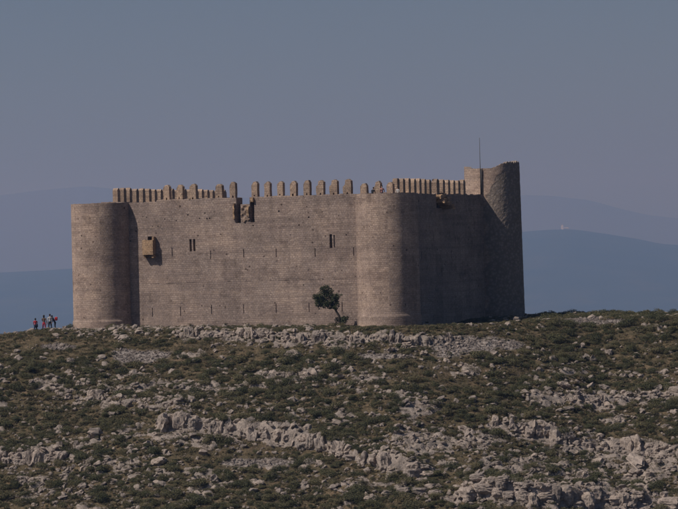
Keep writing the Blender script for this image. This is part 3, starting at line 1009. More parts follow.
# a second, lower tier of slabs on the lowest ledge and one lone boulder with a dark hollow beside it
for px, py, s in ((470, 489, .75), (486, 492, .85), (505, 494, .7), (522, 490, .6), (545, 497, .7), (478, 478, .6), (500, 480, .6), (560, 494, .5), (420, 490, .6), (436, 492, .55), (404, 489, .5), (388, 492, .45)):
    x, y, z = ground_hit(px, py + 4, True)
    put_rock('rock_block', rr.choice(SLABS), x, y + 0.2, float(height(x, y)) + 0.2, s * 1.15, s * 0.8, s * 0.55, 'loose slab on the lowest big ledge, below %s' % zone(px), 'loose slabs below %s' % zone(px), tilt=0.06)
    n_rocks += 1
x, y, z = ground_hit(163, 427, True)
put_rock('boulder', BOULD[3], x, y, z + 0.45, 0.7, 0.65, 0.8, 'lone rounded boulder with a dark hollow at the end of the long cliff band', None, 0.05)
x, y, z = ground_hit(181, 427, True)
put_rock('rock_block', BLOCKS[2], x, y + 0.1, z + 0.55, 0.8, 0.6, 0.78, 'smooth squarish limestone block at the end of the long cliff band', None, 0.03)
n_rocks += 2

CASTLE_POLY = [C_L, C_M, C_F, C_B]
def off_castle(x, y, margin=0.3):
    ok = np.ones_like(x, bool)
    for c in CASTLE_POLY:
        ok &= np.hypot(x - c[0], y - c[1]) > 3.3 + margin
    inside = np.ones_like(x, bool)
    for i in range(4):
        p, q = CASTLE_POLY[i], CASTLE_POLY[(i + 1) % 4]
        t = (q - p) / np.hypot(*(q - p)); n = np.array([t[1], -t[0]])
        inside &= ((x - p[0]) * n[0] + (y - p[1]) * n[1]) < margin
    return ok & ~inside

def candidates(n, seed, ymin=292, ymax=384):
    g = np.random.default_rng(seed)
    n = int(n * 1.55)
    x = g.uniform(-60, 60, n); y = g.uniform(ymin - 14, ymax, n)
    # outside the ground in view the cover thins out raggedly
    edge = np.maximum(sstep(41, 60, np.abs(x)), sstep(ymin + 4, ymin - 14, y))
    keep = g.random(n) > edge + 0.25 * fbm(x / 9, y / 9, 0, 2, 83) * (edge > 0)
    x, y = x[keep], y[keep]
    z = height(x, y)
    px, py = project(x, y, z)
    return g, x, y, z, px, py

# --- boulders that can be told apart
g, x, y, z, px, py = candidates(9000, 31)
den = 0.10 + field(px, py, ROCKY) + 0.25 * fbm(x / 4, y / 4, 0, 2, 55)
ok = (g.random(len(x)) < den * 0.5) & (px > -8) & (px < 686) & (py < 515) & off_castle(x, y, 0.6) & (scree_mask(x, y, z) < 0.3) & (py > 318)
ids = np.nonzero(ok)[0][:max(0, 300 - n_rocks)]
BELTS = [(335, 'on the hilltop'), (350, 'just under the hilltop'), (372, 'high on the slope'), (395, 'on the upper slope'), (418, 'about halfway down'), (440, 'past halfway down'), (475, 'low on the slope'), (9999, 'at the slope bottom')]
def belt(a, b_):
    for lim, nm in BELTS:
        if b_ < lim:
            return nm
for i in ids:
    s = float(np.clip(g.lognormal(-1.1, 0.33), 0.2, 0.75))
    zn, bt = zone(px[i]), belt(px[i], py[i])
    size = 'small' if s < 0.32 else 'middling' if s < 0.45 else 'large'
    lab, grp = '%s limestone boulder %s, %s %s' % (size, bt, 'near' if 'hilltop' in bt else 'below', zn), '%s boulders %s by %s' % (size, bt, zn)
    put_rock('boulder', BOULD[g.integers(len(BOULD))], x[i], y[i], z[i] + s * 0.15, s * g.uniform(.95, 1.7), s * g.uniform(.8, 1.2), s * g.uniform(.55, 0.95), lab, grp, tilt=0.25)

# ------------------------------------------------------------------ scattered stuff by geometry nodes
def proto_collection(name, meshes):
    c = bpy.data.collections.new(name)
    for i, me in enumerate(meshes):
        c.objects.link(bpy.data.objects.new('%s_%02d' % (name, i), me))
    return c

def scatter(name, coll, n_var, P, rot, scl, label, cat):
    me = bpy.data.meshes.new(name)
    n = len(P)
    me.vertices.add(n)
    me.vertices.foreach_set('co', np.asarray(P, np.float32).ravel())
    for k, v in (('rot', rot), ('scl', scl)):
        a = me.attributes.new(k, 'FLOAT_VECTOR', 'POINT'); a.data.foreach_set('vector', np.asarray(v, np.float32).ravel())
    a = me.attributes.new('idx', 'INT', 'POINT'); a.data.foreach_set('value', RNG.integers(0, n_var, n).astype(np.int32))
    o = link(bpy.data.objects.new(name, me))
    ng = bpy.data.node_groups.new(name, 'GeometryNodeTree')
    ng.interface.new_socket('Geometry', in_out='INPUT', socket_type='NodeSocketGeometry')
    ng.interface.new_socket('Geometry', in_out='OUTPUT', socket_type='NodeSocketGeometry')
    gi, go = ng.nodes.new('NodeGroupInput'), ng.nodes.new('NodeGroupOutput')
    ci = ng.nodes.new('GeometryNodeCollectionInfo')
    ci.inputs['Collection'].default_value = coll
    ci.inputs['Separate Children'].default_value = True
    ci.inputs['Reset Children'].default_value = True
    ip = ng.nodes.new('GeometryNodeInstanceOnPoints')
    ip.inputs['Pick Instance'].default_value = True
    def att(nm, typ):
        q = ng.nodes.new('GeometryNodeInputNamedAttribute'); q.data_type = typ
        q.inputs['Name'].default_value = nm
        return q.outputs['Attribute']
    L = ng.links.new
    L(gi.outputs[0], ip.inputs['Points']); L(ci.outputs[0], ip.inputs['Instance'])
    L(att('idx', 'INT'), ip.inputs['Instance Index'])
    L(att('rot', 'FLOAT_VECTOR'), ip.inputs['Rotation']); L(att('scl', 'FLOAT_VECTOR'), ip.inputs['Scale'])
    L(ip.outputs[0], go.inputs[0])
    md = o.modifiers.new('scatter', 'NODES'); md.node_group = ng
    return tag(o, label, cat, kind='stuff')

small_rocks = [rock_mesh('stone', 400 + i, sub=2) for i in range(10)]
c_stone = proto_collection('stone_kinds', small_rocks)
g, x, y, z, px, py = candidates(120000, 32)
den = 0.05 + 0.85 * field(px, py, ROCKY) + 0.28 * fbm(x / 3.0, y / 3.0, 0, 3, 56)
for k, (xs, ys, h, reach) in LEDGE_W.items():
    s_ = y - np.interp(x, xs, ys)
    den += 0.5 * np.exp(-(s_ / 1.6) ** 2) * (x > xs[0] - 1) * (x < xs[-1] + 1)
ok = (g.random(len(x)) < den * 0.40) & off_castle(x, y, 0.2)
x, y, z = x[ok], y[ok], z[ok]
n = len(x)
s = np.clip(g.lognormal(-1.85, 0.45, n), 0.06, 0.45)
P = np.stack([x, y, z + s * 0.12], 1)
rot = np.stack([g.normal(0, .3, n), g.normal(0, .3, n), g.uniform(0, 6.28, n)], 1)
scl = np.stack([s * g.uniform(.9, 1.5, n), s * g.uniform(.8, 1.3, n), s * g.uniform(.55, 1.0, n)], 1)
scatter('loose_stones', c_stone, 10, P, rot, scl, 'pale loose limestone rubble strewn all over the slope', 'stones')

scree_rocks = [m_.copy() for m_ in small_rocks[:6]]
for m_ in scree_rocks:
    m_.materials.clear(); m_.materials.append(M_SCREE)
c_scree = proto_collection('scree_kinds', scree_rocks)
g, x, y, z, px, py = candidates(330000, 33)
mk = scree_mask(x, y, z)
ok = (g.random(len(x)) < mk * 0.75) & off_castle(x, y, 0.2)
x, y, z = x[ok], y[ok], z[ok]; n = len(x)
s = np.clip(g.lognormal(-2.7, 0.4, n), 0.035, 0.22)
P = np.stack([x, y, z + s * 0.3], 1)
rot = g.uniform(0, 6.28, (n, 3))
scl = np.stack([s * g.uniform(.8, 1.4, n), s, s * g.uniform(.6, 1.0, n)], 1)
scatter('scree', c_scree, 6, P, rot, scl, 'pinkish grey scree patches spread below the castle', 'scree')

# ------------------------------------------------------------------ scrub
def leaf_cloud(centres, radii, n, size, seed, flat=0.8, drop_low=True):
    q = np.random.default_rng(seed)
    V, Fc, A = [], [], []
    k = 0
    w = np.array(radii) ** 2; w = w / w.sum()
    for _ in range(n):
        ci = q.choice(len(radii), p=w)
        d = q.normal(size=3); d /= np.linalg.norm(d)
        rad = radii[ci] * (q.uniform(0.35, 1.0) ** 0.5) * (1 + 0.12 * q.normal())
        p = np.array(centres[ci]) + d * rad * np.array([1, 1, flat])
        if drop_low and p[2] < 0.0:
            p[2] = abs(p[2]) * 0.4
        nrm = d * 0.7 + q.normal(size=3) * 0.7 + np.array([0, 0, 0.35]); nrm /= np.linalg.norm(nrm)
        u = np.cross(nrm, q.normal(size=3)); u /= np.linalg.norm(u) + 1e-9
        v = np.cross(nrm, u)
        s = size * q.uniform(0.6, 1.4)
        a = q.random()
        V += [p + u * s, p + v * s * 0.55, p - u * s, p - v * s * 0.55]
        Fc.append([k, k + 1, k + 2, k + 3]); A += [a] * 4
        k += 4
    return V, Fc, A

def leaf_mesh(name, mat, *args, **kw):
    V, Fc, A = leaf_cloud(*args, **kw)
    me = bpy.data.meshes.new(name)
    me.from_pydata([tuple(p) for p in V], [], Fc)
    a = me.attributes.new('leaf', 'FLOAT', 'POINT'); a.data.foreach_set('value', np.array(A, np.float32))
    me.materials.append(mat)
    return me

SHRUBS = []
for i in range(10):
    q = random.Random(900 + i)
    k = q.randint(3, 6)
    C = [(q.uniform(-.5, .5), q.uniform(-.5, .5), q.uniform(.15, .45)) for _ in range(k)]
    Rr = [q.uniform(.32, .58) for _ in range(k)]
    SHRUBS.append(leaf_mesh('shrub', M_SHRUB, C, Rr, 1500, 0.045, 900 + i, flat=0.75))

g, x, y, z, px, py = candidates(30000, 34)
rocky = field(px, py, ROCKY)
green = 0.74 - 0.45 * rocky_mask(x, y, z) - 0.85 * field(px, py, GRASSY) - 1.1 * scree_mask(x, y, z) + 0.45 * fbm(x / 5.5, y / 5.5, 0, 3, 58)
for k, (xs, ys, h, reach) in LEDGE_W.items():       # the rock faces stay bare
    s_ = y - np.interp(x, xs, ys)
    green -= 0.9 * np.exp(-((s_ + 0.35) / 0.55) ** 2) * (x > xs[0]) * (x < xs[-1])
ok = (g.random(len(x)) < green * 0.62) & off_castle(x, y, 0.5)
x, y, z, px, py = x[ok], y[ok], z[ok], px[ok], py[ok]
n = len(x)
s = np.clip(g.lognormal(-0.75, 0.40, n), 0.18, 1.05)
s = np.where((py < 340) & (px < 540), np.minimum(s * 0.7, 0.42), s)
vis = (px > 0) & (px < 678) & (py < 512)
order = np.argsort(-(s * vis))
pick = order[:286]
rest = order[286:]
def put_shrub(xx, yy, zz, sc_, label, group, hs=1.0):
    o = bpy.data.objects.new('shrub', SHRUBS[rr.randrange(len(SHRUBS))])
    o.location = (xx, yy, zz - 0.05 * sc_)
    o.rotation_euler = (0, 0, rr.uniform(0, 6.28))
    o.scale = (sc_ * rr.uniform(.9, 1.2), sc_ * rr.uniform(.9, 1.2), sc_ * hs * rr.uniform(.8, 1.1))
    return tag(link(o), label, 'shrub', group)
for i in pick:
    zn, bt = zone(px[i]), belt(px[i], py[i])
    size = 'very broad' if s[i] > 0.98 else 'broad' if s[i] > 0.85 else 'middling'
    lab, grp = '%s dark green shrub %s, %s %s' % (size, bt, 'near' if 'hilltop' in bt else 'below', zn), '%s shrubs %s by %s' % (size, bt, zn)
    put_shrub(x[i], y[i], z[i], float(s[i]), lab, grp)
P = np.stack([x, y, z - 0.05 * s], 1)[rest]
m_ = len(rest); sr_ = s[rest]
rot = np.stack([np.zeros(m_), np.zeros(m_), g.uniform(0, 6.28, m_)], 1)
scl = np.stack([sr_ * g.uniform(.9, 1.3, m_), sr_ * g.uniform(.9, 1.3, m_), sr_ * g.uniform(.7, 1.1, m_)], 1)
c_shrub = proto_collection('scrub_kinds', SHRUBS)
scatter('scrub', c_shrub, len(SHRUBS), P, rot, scl, 'low dark green scrub covering the whole slope', 'scrub')

DWARF = []
for i in range(6):
    q = random.Random(950 + i)
    C = [(q.uniform(-.6, .6), q.uniform(-.6, .6), q.uniform(.1, .4)) for _ in range(4)]
    DWARF.append(leaf_mesh('dwarf_shrub', M_DWARF, C, [q.uniform(.3, .5) for _ in range(4)], 320, 0.10, 950 + i, flat=0.8))
g, x, y, z, px, py = candidates(64000, 36)
ok = (g.random(len(x)) < 0.62 - 0.42 * rocky_mask(x, y, z) - 0.55 * field(px, py, GRASSY) - 0.6 * scree_mask(x, y, z) + 0.3 * fbm(x / 2.5, y / 2.5, 0, 3, 59)) & off_castle(x, y, 0.3)
x, y, z = x[ok], y[ok], z[ok]; n = len(x)
s = np.clip(g.lognormal(-1.6, 0.4, n), 0.08, 0.42)
rot = np.stack([np.zeros(n), np.zeros(n), g.uniform(0, 6.28, n)], 1)
scatter('dwarf_scrub', proto_collection('dwarf_kinds', DWARF), 6, np.stack([x, y, z - 0.04 * s], 1), rot, np.stack([s * g.uniform(.9, 1.4, n), s * g.uniform(.9, 1.4, n), s * g.uniform(.7, 1.2, n)], 1), 'low grey-green dwarf scrub filling the gaps between the shrubs', 'scrub')

# tufts of dry grass between the shrubs
TUFTS = []
for i in range(5):
    q = np.random.default_rng(700 + i)
    V, Fc, A = [], [], []
    for k in range(70):
        bx_, by_ = q.normal(0, .28, 2)
        a_ = q.uniform(0, 6.28); l = q.uniform(.08, .24); w_ = q.uniform(.010, .022)
        dx, dy = q.normal(0, .12, 2)
        V += [(bx_ - math.cos(a_) * w_, by_ - math.sin(a_) * w_, -0.03), (bx_ + math.cos(a_) * w_, by_ + math.sin(a_) * w_, -0.03), (bx_ + dx, by_ + dy, l)]
        Fc.append([3 * k, 3 * k + 1, 3 * k + 2]); A += [q.random()] * 3
    me = bpy.data.meshes.new('grass_tuft'); me.from_pydata(V, [], Fc)
    at = me.attributes.new('leaf', 'FLOAT', 'POINT'); at.data.foreach_set('value', np.array(A, np.float32))
    me.materials.append(M_GRASS); TUFTS.append(me)
g, x, y, z, px, py = candidates(26000, 35)
ok = (g.random(len(x)) < 0.45 + 0.6 * field(px, py, GRASSY)) & off_castle(x, y, 0.05) & (scree_mask(x, y, z) < 0.4)
x, y, z = x[ok], y[ok], z[ok]; n = len(x)
s = g.uniform(.5, 1.1, n)
rot = np.stack([np.zeros(n), np.zeros(n), g.uniform(0, 6.28, n)], 1)
scatter('grass', proto_collection('grass_kinds', TUFTS), 5, np.stack([x, y, z], 1), rot, np.stack([s * 1.2, s * 1.2, s * 0.9], 1), 'short dry olive grass between the shrubs and stones', 'grass')

# shrubs that show singly at the foot of the walls
for px_, py_, s_, lab in ((68, 327, .75, 'round dark shrub tucked against the tower beside the hikers'), (54.3, 328, .62, 'dark shrub at the feet of the bending hiker'), (262, 324, .55, 'small round dark shrub against the middle of the sunlit wall'),
                          (207, 325, .45, 'tiny dark shrub at the wall foot below the twin-slit window'), (352, 325, .85, 'dark shrub between the lone tree and the corner tower'), (344, 326, .8, 'dark shrub right beside the lone tree trunk')):
    d = pix_dir(px_, py_)
    sw, _ = FRONT.hit(px_, py_)
    if px_ > 130:
        c = FRONT.p + FRONT.t * sw + FRONT.n * (2.4 if px_ > 340 else 0.75)
        xx, yy = c
    else:
        yy = 361.0; xx = d[0] * yy
    put_shrub(float(xx), float(yy), float(height(xx, yy)), s_, lab, None, 1.1)

# ------------------------------------------------------------------ the lone tree by the wall
s_t, _ = FRONT.hit(340, 320)
ct = FRONT.p + FRONT.t * s_t + FRONT.n * 3.0
tx, ty = float(ct[0]), float(ct[1])
tz = float(height(tx, ty))
tree = empty('tree', (tx, ty, tz))
tag(tree, 'small dark wind-bent tree leaning left against the sunlit castle wall', 'tree')
PXM = ty / F_PX
def tp(px, py, dy=0.0):
    d = pix_dir(px, py)
    return Vector((d[0] * ty - tx, dy, ZC + d[2] * ty - tz))
b0 = tp(340.5, 322.5); b0.z = -0.2
trunk = tube_mesh('trunk', [b0, tp(339, 316, .05), tp(336, 311, -.05), tp(334.5, 306.5), tp(332.5, 303)], [.17, .13, .11, .10, .07], M_BARK, tree, 9)
for pts, rad in (([tp(334.5, 307), tp(330, 309), tp(327, 308, .2)], [.06, .05, .03]), ([tp(332.5, 303.5), tp(326, 300, -.2), tp(322, 296, -.3)], [.07, .05, .03]),
                 ([tp(333, 304), tp(334.5, 299, .2), tp(336.5, 296, .3)], [.06, .045, .03]), ([tp(332.5, 303), tp(329, 296, .1), tp(326.5, 289)], [.06, .045, .025]), ([tp(336, 311), tp(339, 306, .3), tp(337, 300, .4)], [.05, .04, .02])):
    tube_mesh('limb', pts, rad, M_BARK, trunk, 7)
LOBES = [((319, 298), .55), ((323, 295), .62), ((328, 296), .58), ((324, 301), .52), ((318.5, 301.5), .36), ((326, 288.5), .48), ((330, 291), .42), ((322.5, 289), .38), ((334.5, 296.5), .42), ((336, 300), .36), ((338, 296), .3), ((330, 301.5), .34), ((341, 319.5), .34), ((337, 319.5), .3), ((344, 320.5), .35), ((333, 303.5), .36), ((337, 304), .32), ((327, 304), .38), ((321, 304), .34), ((316, 297), .42), ((318, 303.5), .42), ((324, 305.5), .4), ((330, 305.5), .4), ((335, 307.5), .26), ((344, 318.5), .36)]
C = []; Rr = []
for (a, b_), r_ in LOBES:
    v = tp(a, b_, random.uniform(-.3, .3)); C.append(tuple(v)); Rr.append(r_ * 0.95)
    for _ in range(3):
        C.append(tuple(v + Vector([random.gauss(0, r_ * .6) for _ in range(3)]))); Rr.append(r_ * random.uniform(.25, .45))
V, Fc, A = leaf_cloud(C, Rr, 12000, 0.055, 77, flat=0.9, drop_low=False)
mesh_obj('crown', V, Fc, M_TREE, tree, attrs={'leaf': A})

# ------------------------------------------------------------------ people
def cloth(name, c):
    return plain(name, c, 0.85)
SKIN = plain('skin', (0.42, 0.26, 0.19), 0.6)
HAIR = plain('dark_hair', (0.03, 0.022, 0.018), 0.6)
SHOE = plain('dark_shoe', (0.04, 0.04, 0.045), 0.7)
DARK = plain('eye_dark', (0.02, 0.02, 0.02), 0.4)

def person(label, loc, face, height_m, top, bottom, arms=((-.25, -.02, .82), (.25, -.02, .82)), lean=0.0, stance=0.1, group=None, sleeves=True, bare_legs=False, hair_len=0.0):
    """face = heading in radians; local -Y is forward, z from the soles"""
    k = height_m / 1.72
    j = {}
    def J(n, p, r_, m_):
        q = Vector(p)
        q.y -= lean * max(0, q.z - 0.9)
        j[n] = (q * k, r_ * k, m_)
    J('pelvis', (0, 0, .95), .145, 'b'); J('waist', (0, 0, 1.08), .125, 't'); J('chest', (0, 0, 1.27), .15, 't'); J('neck0', (0, .01, 1.42), .075, 't')
    J('neck', (0, 0, 1.49), .052, 's'); J('jaw', (0, -.015, 1.56), .068, 's'); J('head', (0, -.005, 1.62), .088, 's'); J('crown', (0, .005, 1.685), .06, 's')
    for sgn, nm, hand in ((-1, 'l', arms[0]), (1, 'r', arms[1])):
        J('sh' + nm, (sgn * .17, 0, 1.40), .072, 't')
        sh = Vector((sgn * .19, 0, 1.38)); hd = Vector(hand)
        mid = (sh + hd) / 2 + Vector((sgn * .05, .05, -.02))
        J('ua' + nm, tuple(sh.lerp(mid, .5)), .055, 't'); J('el' + nm, tuple(mid), .044, 't' if sleeves else 's')
        J('wr' + nm, tuple(hd), .031, 's')
        dirn = (hd - mid).normalized()
        J('pa' + nm, tuple(hd + dirn * .06), .036, 's')
        J('hip' + nm, (sgn * .085, 0, .88), .105, 'b'); J('th' + nm, (sgn * (.09 + stance * .2), -.01, .68), .085, 'b')
        J('kn' + nm, (sgn * (.09 + stance * .4), -.02, .49), .062, 'b'); J('ca' + nm, (sgn * (.09 + stance * .6), .02, .32), .056, 's' if bare_legs else 'b')
        J('an' + nm, (sgn * (.09 + stance * .8), .02, .09), .04, 's' if bare_legs else 'b'); J('to' + nm, (sgn * (.10 + stance * .85), -.13, .035), .036, 'o')
    E = [('pelvis', 'waist'), ('waist', 'chest'), ('chest', 'neck0'), ('neck0', 'neck'), ('neck', 'jaw'), ('jaw', 'head'), ('head', 'crown')]
    for nm in 'lr':
        E += [('chest', 'sh' + nm), ('sh' + nm, 'ua' + nm), ('ua' + nm, 'el' + nm), ('el' + nm, 'wr' + nm), ('wr' + nm, 'pa' + nm),
              ('pelvis', 'hip' + nm), ('hip' + nm, 'th' + nm), ('th' + nm, 'kn' + nm), ('kn' + nm, 'ca' + nm), ('ca' + nm, 'an' + nm), ('an' + nm, 'to' + nm)]
    names = list(j)
    me = bpy.data.meshes.new('body')
    me.from_pydata([tuple(j[n][0]) for n in names], [(names.index(a), names.index(b_)) for a, b_ in E], [])
    tmp = bpy.data.objects.new('body_tmp', me); col.objects.link(tmp)
    md = tmp.modifiers.new('skin', 'SKIN')
    for i, n in enumerate(names):
        sv = me.skin_vertices[0].data[i]
        sv.radius = (j[n][1], j[n][1] * (0.72 if n in ('pelvis', 'waist', 'chest') else 1.0))
        sv.use_root = n == 'pelvis'
    tmp.modifiers.new('sub', 'SUBSURF').levels = 1
    tmp.modifiers['sub'].render_levels = 1
    bpy.context.view_layer.update()
    ev = tmp.evaluated_get(bpy.context.evaluated_depsgraph_get())
    bm = bmesh.new(); bm.from_mesh(ev.to_mesh())
    bpy.data.objects.remove(tmp)
    # fingers, nose and eyes join the same mesh
    def tube_in(pts, rads, seg=6):
        rings = []
        for q, (p, r_) in enumerate(zip(pts, rads)):
            a = (Vector(pts[min(q + 1, len(pts) - 1)]) - Vector(pts[max(q - 1, 0)])).normalized()
            u = a.orthogonal().normalized(); v = a.cross(u)
            rings.append([bm.verts.new(Vector(p) + u * r_ * math.cos(6.2832 * i / seg) + v * r_ * math.sin(6.2832 * i / seg)) for i in range(seg)])
        for q in range(len(rings) - 1):
            for i in range(seg):
                bm.faces.new([rings[q][i], rings[q][(i + 1) % seg], rings[q + 1][(i + 1) % seg], rings[q + 1][i]])
        bm.faces.new(rings[-1])
    tags = {}
    for nm, sgn in (('l', -1), ('r', 1)):
        p0, p1 = j['wr' + nm][0], j['pa' + nm][0]
        a = (p1 - p0).normalized(); sd_ = a.cross(Vector((0, 0, 1)) if abs(a.z) < .9 else Vector((0, 1, 0))).normalized(); up = sd_.cross(a)
        for q in range(4):
            st = p1 + sd_ * (q - 1.5) * .019 * k + a * .015 * k
            ln = (.062, .072, .068, .052)[q] * k
            tube_in([st, st + a * ln * .55, st + a * ln * .95 - up * .02 * k], [.0095 * k, .0088 * k, .007 * k])
        st = p0 + (p1 - p0) * .45 + sd_ * .028 * k
        tube_in([st, st + sd_ * .025 * k + a * .02 * k, st + sd_ * .032 * k + a * .055 * k], [.011 * k, .010 * k, .008 * k])
    hc = j['head'][0]
    tube_in([hc + Vector((0, -.08, .01)) * k, hc + Vector((0, -.105, -.02)) * k], [.012 * k, .016 * k])
    mats = {'t': top, 'b': bottom, 's': SKIN, 'o': SHOE}
    keys = list(mats)
    pts = [(j[n][0], keys.index(j[n][2])) for n in names]
    for f in bm.faces:
        c = f.calc_center_median()
        f.material_index = min(pts, key=lambda q: (q[0] - c).length_squared)[1]
        f.smooth = True
    for sgn in (-1, 1):
        r_ = bmesh.ops.create_icosphere(bm, subdivisions=1, radius=.011 * k)
        for v in r_['verts']:
            v.co += hc + Vector((sgn * .032, -.083, .012)) * k
            for f in v.link_faces: f.material_index = 4
    body = bpy.data.meshes.new('person'); bm.to_mesh(body); bm.free()
    for q in keys: body.materials.append(mats[q])
    body.materials.append(DARK)
    o = bpy.data.objects.new('person', body)
    o.location = loc; o.rotation_euler = (0, 0, face)
    link(o)
    tag(o, label, 'person', group)
    bm = bmesh.new()                                     # hair
    bmesh.ops.create_icosphere(bm, subdivisions=3, radius=1)
    for v in bm.verts:
        d = v.co.copy()
        if d.y < -0.35 and d.z < 0.45: d *= 0.80
        n = 1 + .05 * float(noise3(d.x * 5, d.y * 5, d.z * 5, 4))
        zz = d.z * .105
        if d.z < 0 and d.y > -0.3: zz *= 1 + hair_len
        v.co = (hc + Vector((d.x * .098 * n, d.y * .108 * n + .015, zz + .03)) * k)
    hm = bpy.data.meshes.new('hair'); bm.to_mesh(hm); bm.free(); hm.materials.append(HAIR)
    link(bpy.data.objects.new('hair', hm), o)
    return o

RED = cloth('red_cloth', (0.50, 0.045, 0.045)); NAVY = cloth('navy_cloth', (0.022, 0.025, 0.05)); BROWN = cloth('brown_cloth', (0.12, 0.075, 0.055))
WHITE = cloth('pale_cloth', (0.45, 0.43, 0.42)); BLACK = cloth('black_cloth', (0.02, 0.02, 0.024)); PINK = cloth('pink_cloth', (0.42, 0.2, 0.18)); CRIM = cloth('crimson_cloth', (0.38, 0.035, 0.06))

def stand(px, py_head, y, h):
    d = pix_dir(px, py_head)
    return (d[0] * y, y, ZC + d[2] * y - h)
def hiker(px, py_head, y, h, **kw):
    d = pix_dir(px, py_head)
    xx = d[0] * y
    return person(loc=(xx, y, float(height(xx, y)) + 0.02), height_m=h, **kw)
YH = 360.5
h1 = hiker(35.3, 317, YH, 1.6, label='hiker in a red top and dark trousers standing on the grassy crest', face=R(200), top=RED, bottom=NAVY, arms=((-.16, -.2, 1.0), (.16, -.2, 1.0)), hair_len=.8, group=None)
h2 = hiker(43.8, 314.3, YH + .3, 1.8, label='long-haired hiker in a brown top and red trousers on the crest', face=R(165), top=BROWN, bottom=CRIM, arms=((-.26, 0, .85), (.16, -.25, 1.05)), hair_len=1.3)
h3 = hiker(49.8, 314.2, YH, 1.8, label='tall hiker in a pale shirt and black trousers on the crest', face=R(190), top=WHITE, bottom=BLACK, arms=((-.2, -.28, 1.1), (.24, -.05, .85)), hair_len=.1)
h4 = hiker(55.0, 317, YH + .2, 1.6, label='hiker in dark clothes bending forward under a red backpack', face=R(-80), top=NAVY, bottom=BLACK, lean=.5, arms=((-.18, -.45, .8), (.18, -.42, .85)), hair_len=.1)
def bag(name, label, loc, s, mat, cat, strap=True):
    e = empty(name, loc); tag(e, label, cat)
    bm = bmesh.new(); bmesh.ops.create_icosphere(bm, subdivisions=3, radius=1)
    for v in bm.verts:
        d = v.co; q = (abs(d.x) ** 4 + abs(d.y) ** 4 + abs(d.z) ** 4) ** .25
        n = 1 + .12 * float(noise3(d.x * 3, d.y * 3, d.z * 3, 8))
        v.co = Vector((d.x / q * s[0] * n, d.y / q * s[1] * n, d.z / q * s[2] * n + s[2]))
    me = bpy.data.meshes.new('bag_body'); bm.to_mesh(me); bm.free(); me.materials.append(mat)
    link(bpy.data.objects.new('bag_body', me), e)
    if strap:
        for sg in (-1, 1):
            tube_mesh('strap', [(sg * s[0] * .5, -s[1] * .9, s[2] * 1.7), (sg * s[0] * .6, -s[1] * 1.4, s[2] * 1.2), (sg * s[0] * .55, -s[1] * .9, s[2] * .4)], [.018] * 3, BLACK, e, 6)
    return e
hl = h4.location
bag('backpack', 'red backpack on the back of the bending hiker', (hl.x + .12, hl.y, hl.z + 1.05), (.15, .17, .19), RED, 'backpack')
bag('backpack', 'dark navy backpack on the back of the hiker in the red top', (h1.location.x + .12, h1.location.y - .24, h1.location.z + .62), (.16, .11, .2), NAVY, 'backpack')
# visitors on the corner tower
ZF = 12.47
def visitor(px, y, h, **kw):
    d = pix_dir(px, 187)
    return person(loc=(d[0] * y, y, ZF), height_m=h, **kw)
visitor(371.8, 348.6, 1.5, label='visitor in black bending forward on the corner tower beside a merlon', face=R(150), top=BLACK, bottom=BLACK, lean=.55, arms=((-.2, -.5, .95), (.2, -.5, .95)))
visitor(381.8, 348.4, 1.66, label='visitor in a pink shirt with raised forearm on the corner tower', face=R(15), top=PINK, bottom=NAVY, arms=((-.12, -.3, 1.3), (.28, -.05, .9)))
visitor(397.6, 349.3, 1.5, label='visitor in a pale top standing by the shaded wall\'s first merlon', face=R(-30), top=WHITE, bottom=BLACK, arms=((-.24, -.1, .95), (.2, -.25, 1.0)))

# ------------------------------------------------------------------ hermitage on the far hill
dch = pix_dir(562.0, 229.5)
hx, hy = dch[0] * HILL_D, HILL_D
hz_ = ZC + dch[2] * HILL_D - 3
M_WHITE = plain('whitewash', (0.85, 0.84, 0.82))
M_ROOF = plain('old_tile', (0.5, 0.45, 0.42))
M_STONE = plain('grey_stone', (0.3, 0.27, 0.25))
M_PANE = plain('dark_window', (0.04, 0.045, 0.05), 0.3)
hv = np.empty(len(hills.data.vertices) * 3); hills.data.vertices.foreach_get('co', hv); hv = hv.reshape(-1, 3)
az_ = np.abs(hv[:, 0] / hv[:, 1] - dch[0])
hk = np.nonzero(az_ < 0.0016)[0]
hk = hk[np.argmax((hv[hk, 2] - ZC) / hv[hk, 1])]
erm = empty('hermitage', (dch[0] * hv[hk, 1], hv[hk, 1] - 20, hv[hk, 2] - 3))
tag(erm, 'tiny whitewashed hermitage on top of the hazy blue hill', 'building')
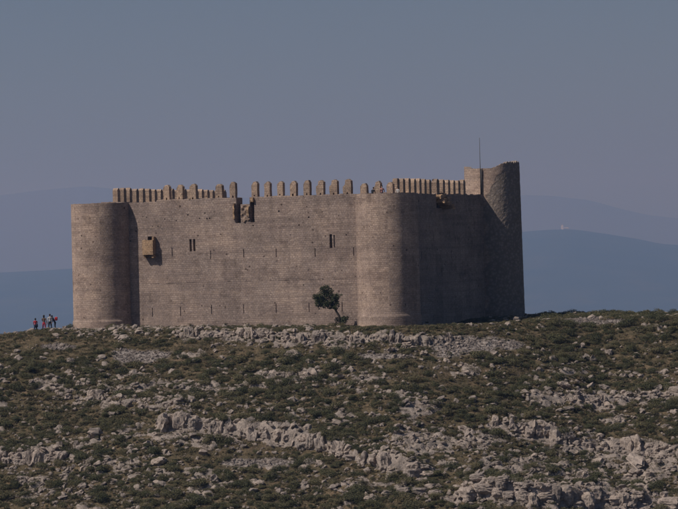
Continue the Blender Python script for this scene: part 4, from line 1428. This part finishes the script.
def ebox(name, x0, x1, y0, y1, z0, z1, mat, parent):
    V = [(x0, y0, z0), (x1, y0, z0), (x1, y1, z0), (x0, y1, z0), (x0, y0, z1), (x1, y0, z1), (x1, y1, z1), (x0, y1, z1)]
    return mesh_obj(name, V, [(0, 3, 2, 1), (4, 5, 6, 7), (0, 1, 5, 4), (1, 2, 6, 5), (2, 3, 7, 6), (3, 0, 4, 7)], mat, parent)
tw = ebox('bell_tower', -5, 5, -4, 4, -12, 25, M_WHITE, erm)
mesh_obj('roof', [(-5.6, -4.6, 25.02), (5.6, -4.6, 25.02), (5.6, 4.6, 25.02), (-5.6, 4.6, 25.02), (0, 0, 28)], [(0, 1, 4), (1, 2, 4), (2, 3, 4), (3, 0, 4), (3, 2, 1, 0)], M_ROOF, tw)
ebox('window', -1, 1, -4.15, -3.9, 13, 16.5, M_PANE, tw)
nv = ebox('nave', 5.02, 34, -5, 5, -12, 9, M_STONE, erm)
mesh_obj('roof', [(5.02, -5.5, 9.02), (34.5, -5.5, 9.02), (34.5, 5.5, 9.02), (5.02, 5.5, 9.02), (5.02, 0, 12), (34.5, 0, 12)], [(0, 1, 5, 4), (2, 3, 4, 5), (1, 2, 5), (3, 0, 4), (3, 2, 1, 0)], M_ROOF, nv)
for q in (9, 17, 25):
    ebox('window', q, q + 2, -5.15, -4.9, 3.5, 6.5, M_PANE, nv)

# ------------------------------------------------------------------ haze
mt = bpy.data.materials.new('haze'); mt.use_nodes = True
nt = mt.node_tree; nt.nodes.clear()
out = nt.nodes.new('ShaderNodeOutputMaterial')
pv = nt.nodes.new('ShaderNodeVolumePrincipled')
pv.inputs['Color'].default_value = HAZE_COLOR
pv.inputs['Density'].default_value = HAZE_DENSITY
pv.inputs['Absorption Color'].default_value = HAZE_ABS
pv.inputs['Anisotropy'].default_value = HAZE_G
nt.links.new(pv.outputs[0], out.inputs['Volume'])
hz = ebox('haze', -31000, 31000, -5000, 34000, -330, 680, mt, None)
tag(hz, 'pale blue summer haze filling the air over the land', 'haze', kind='stuff')
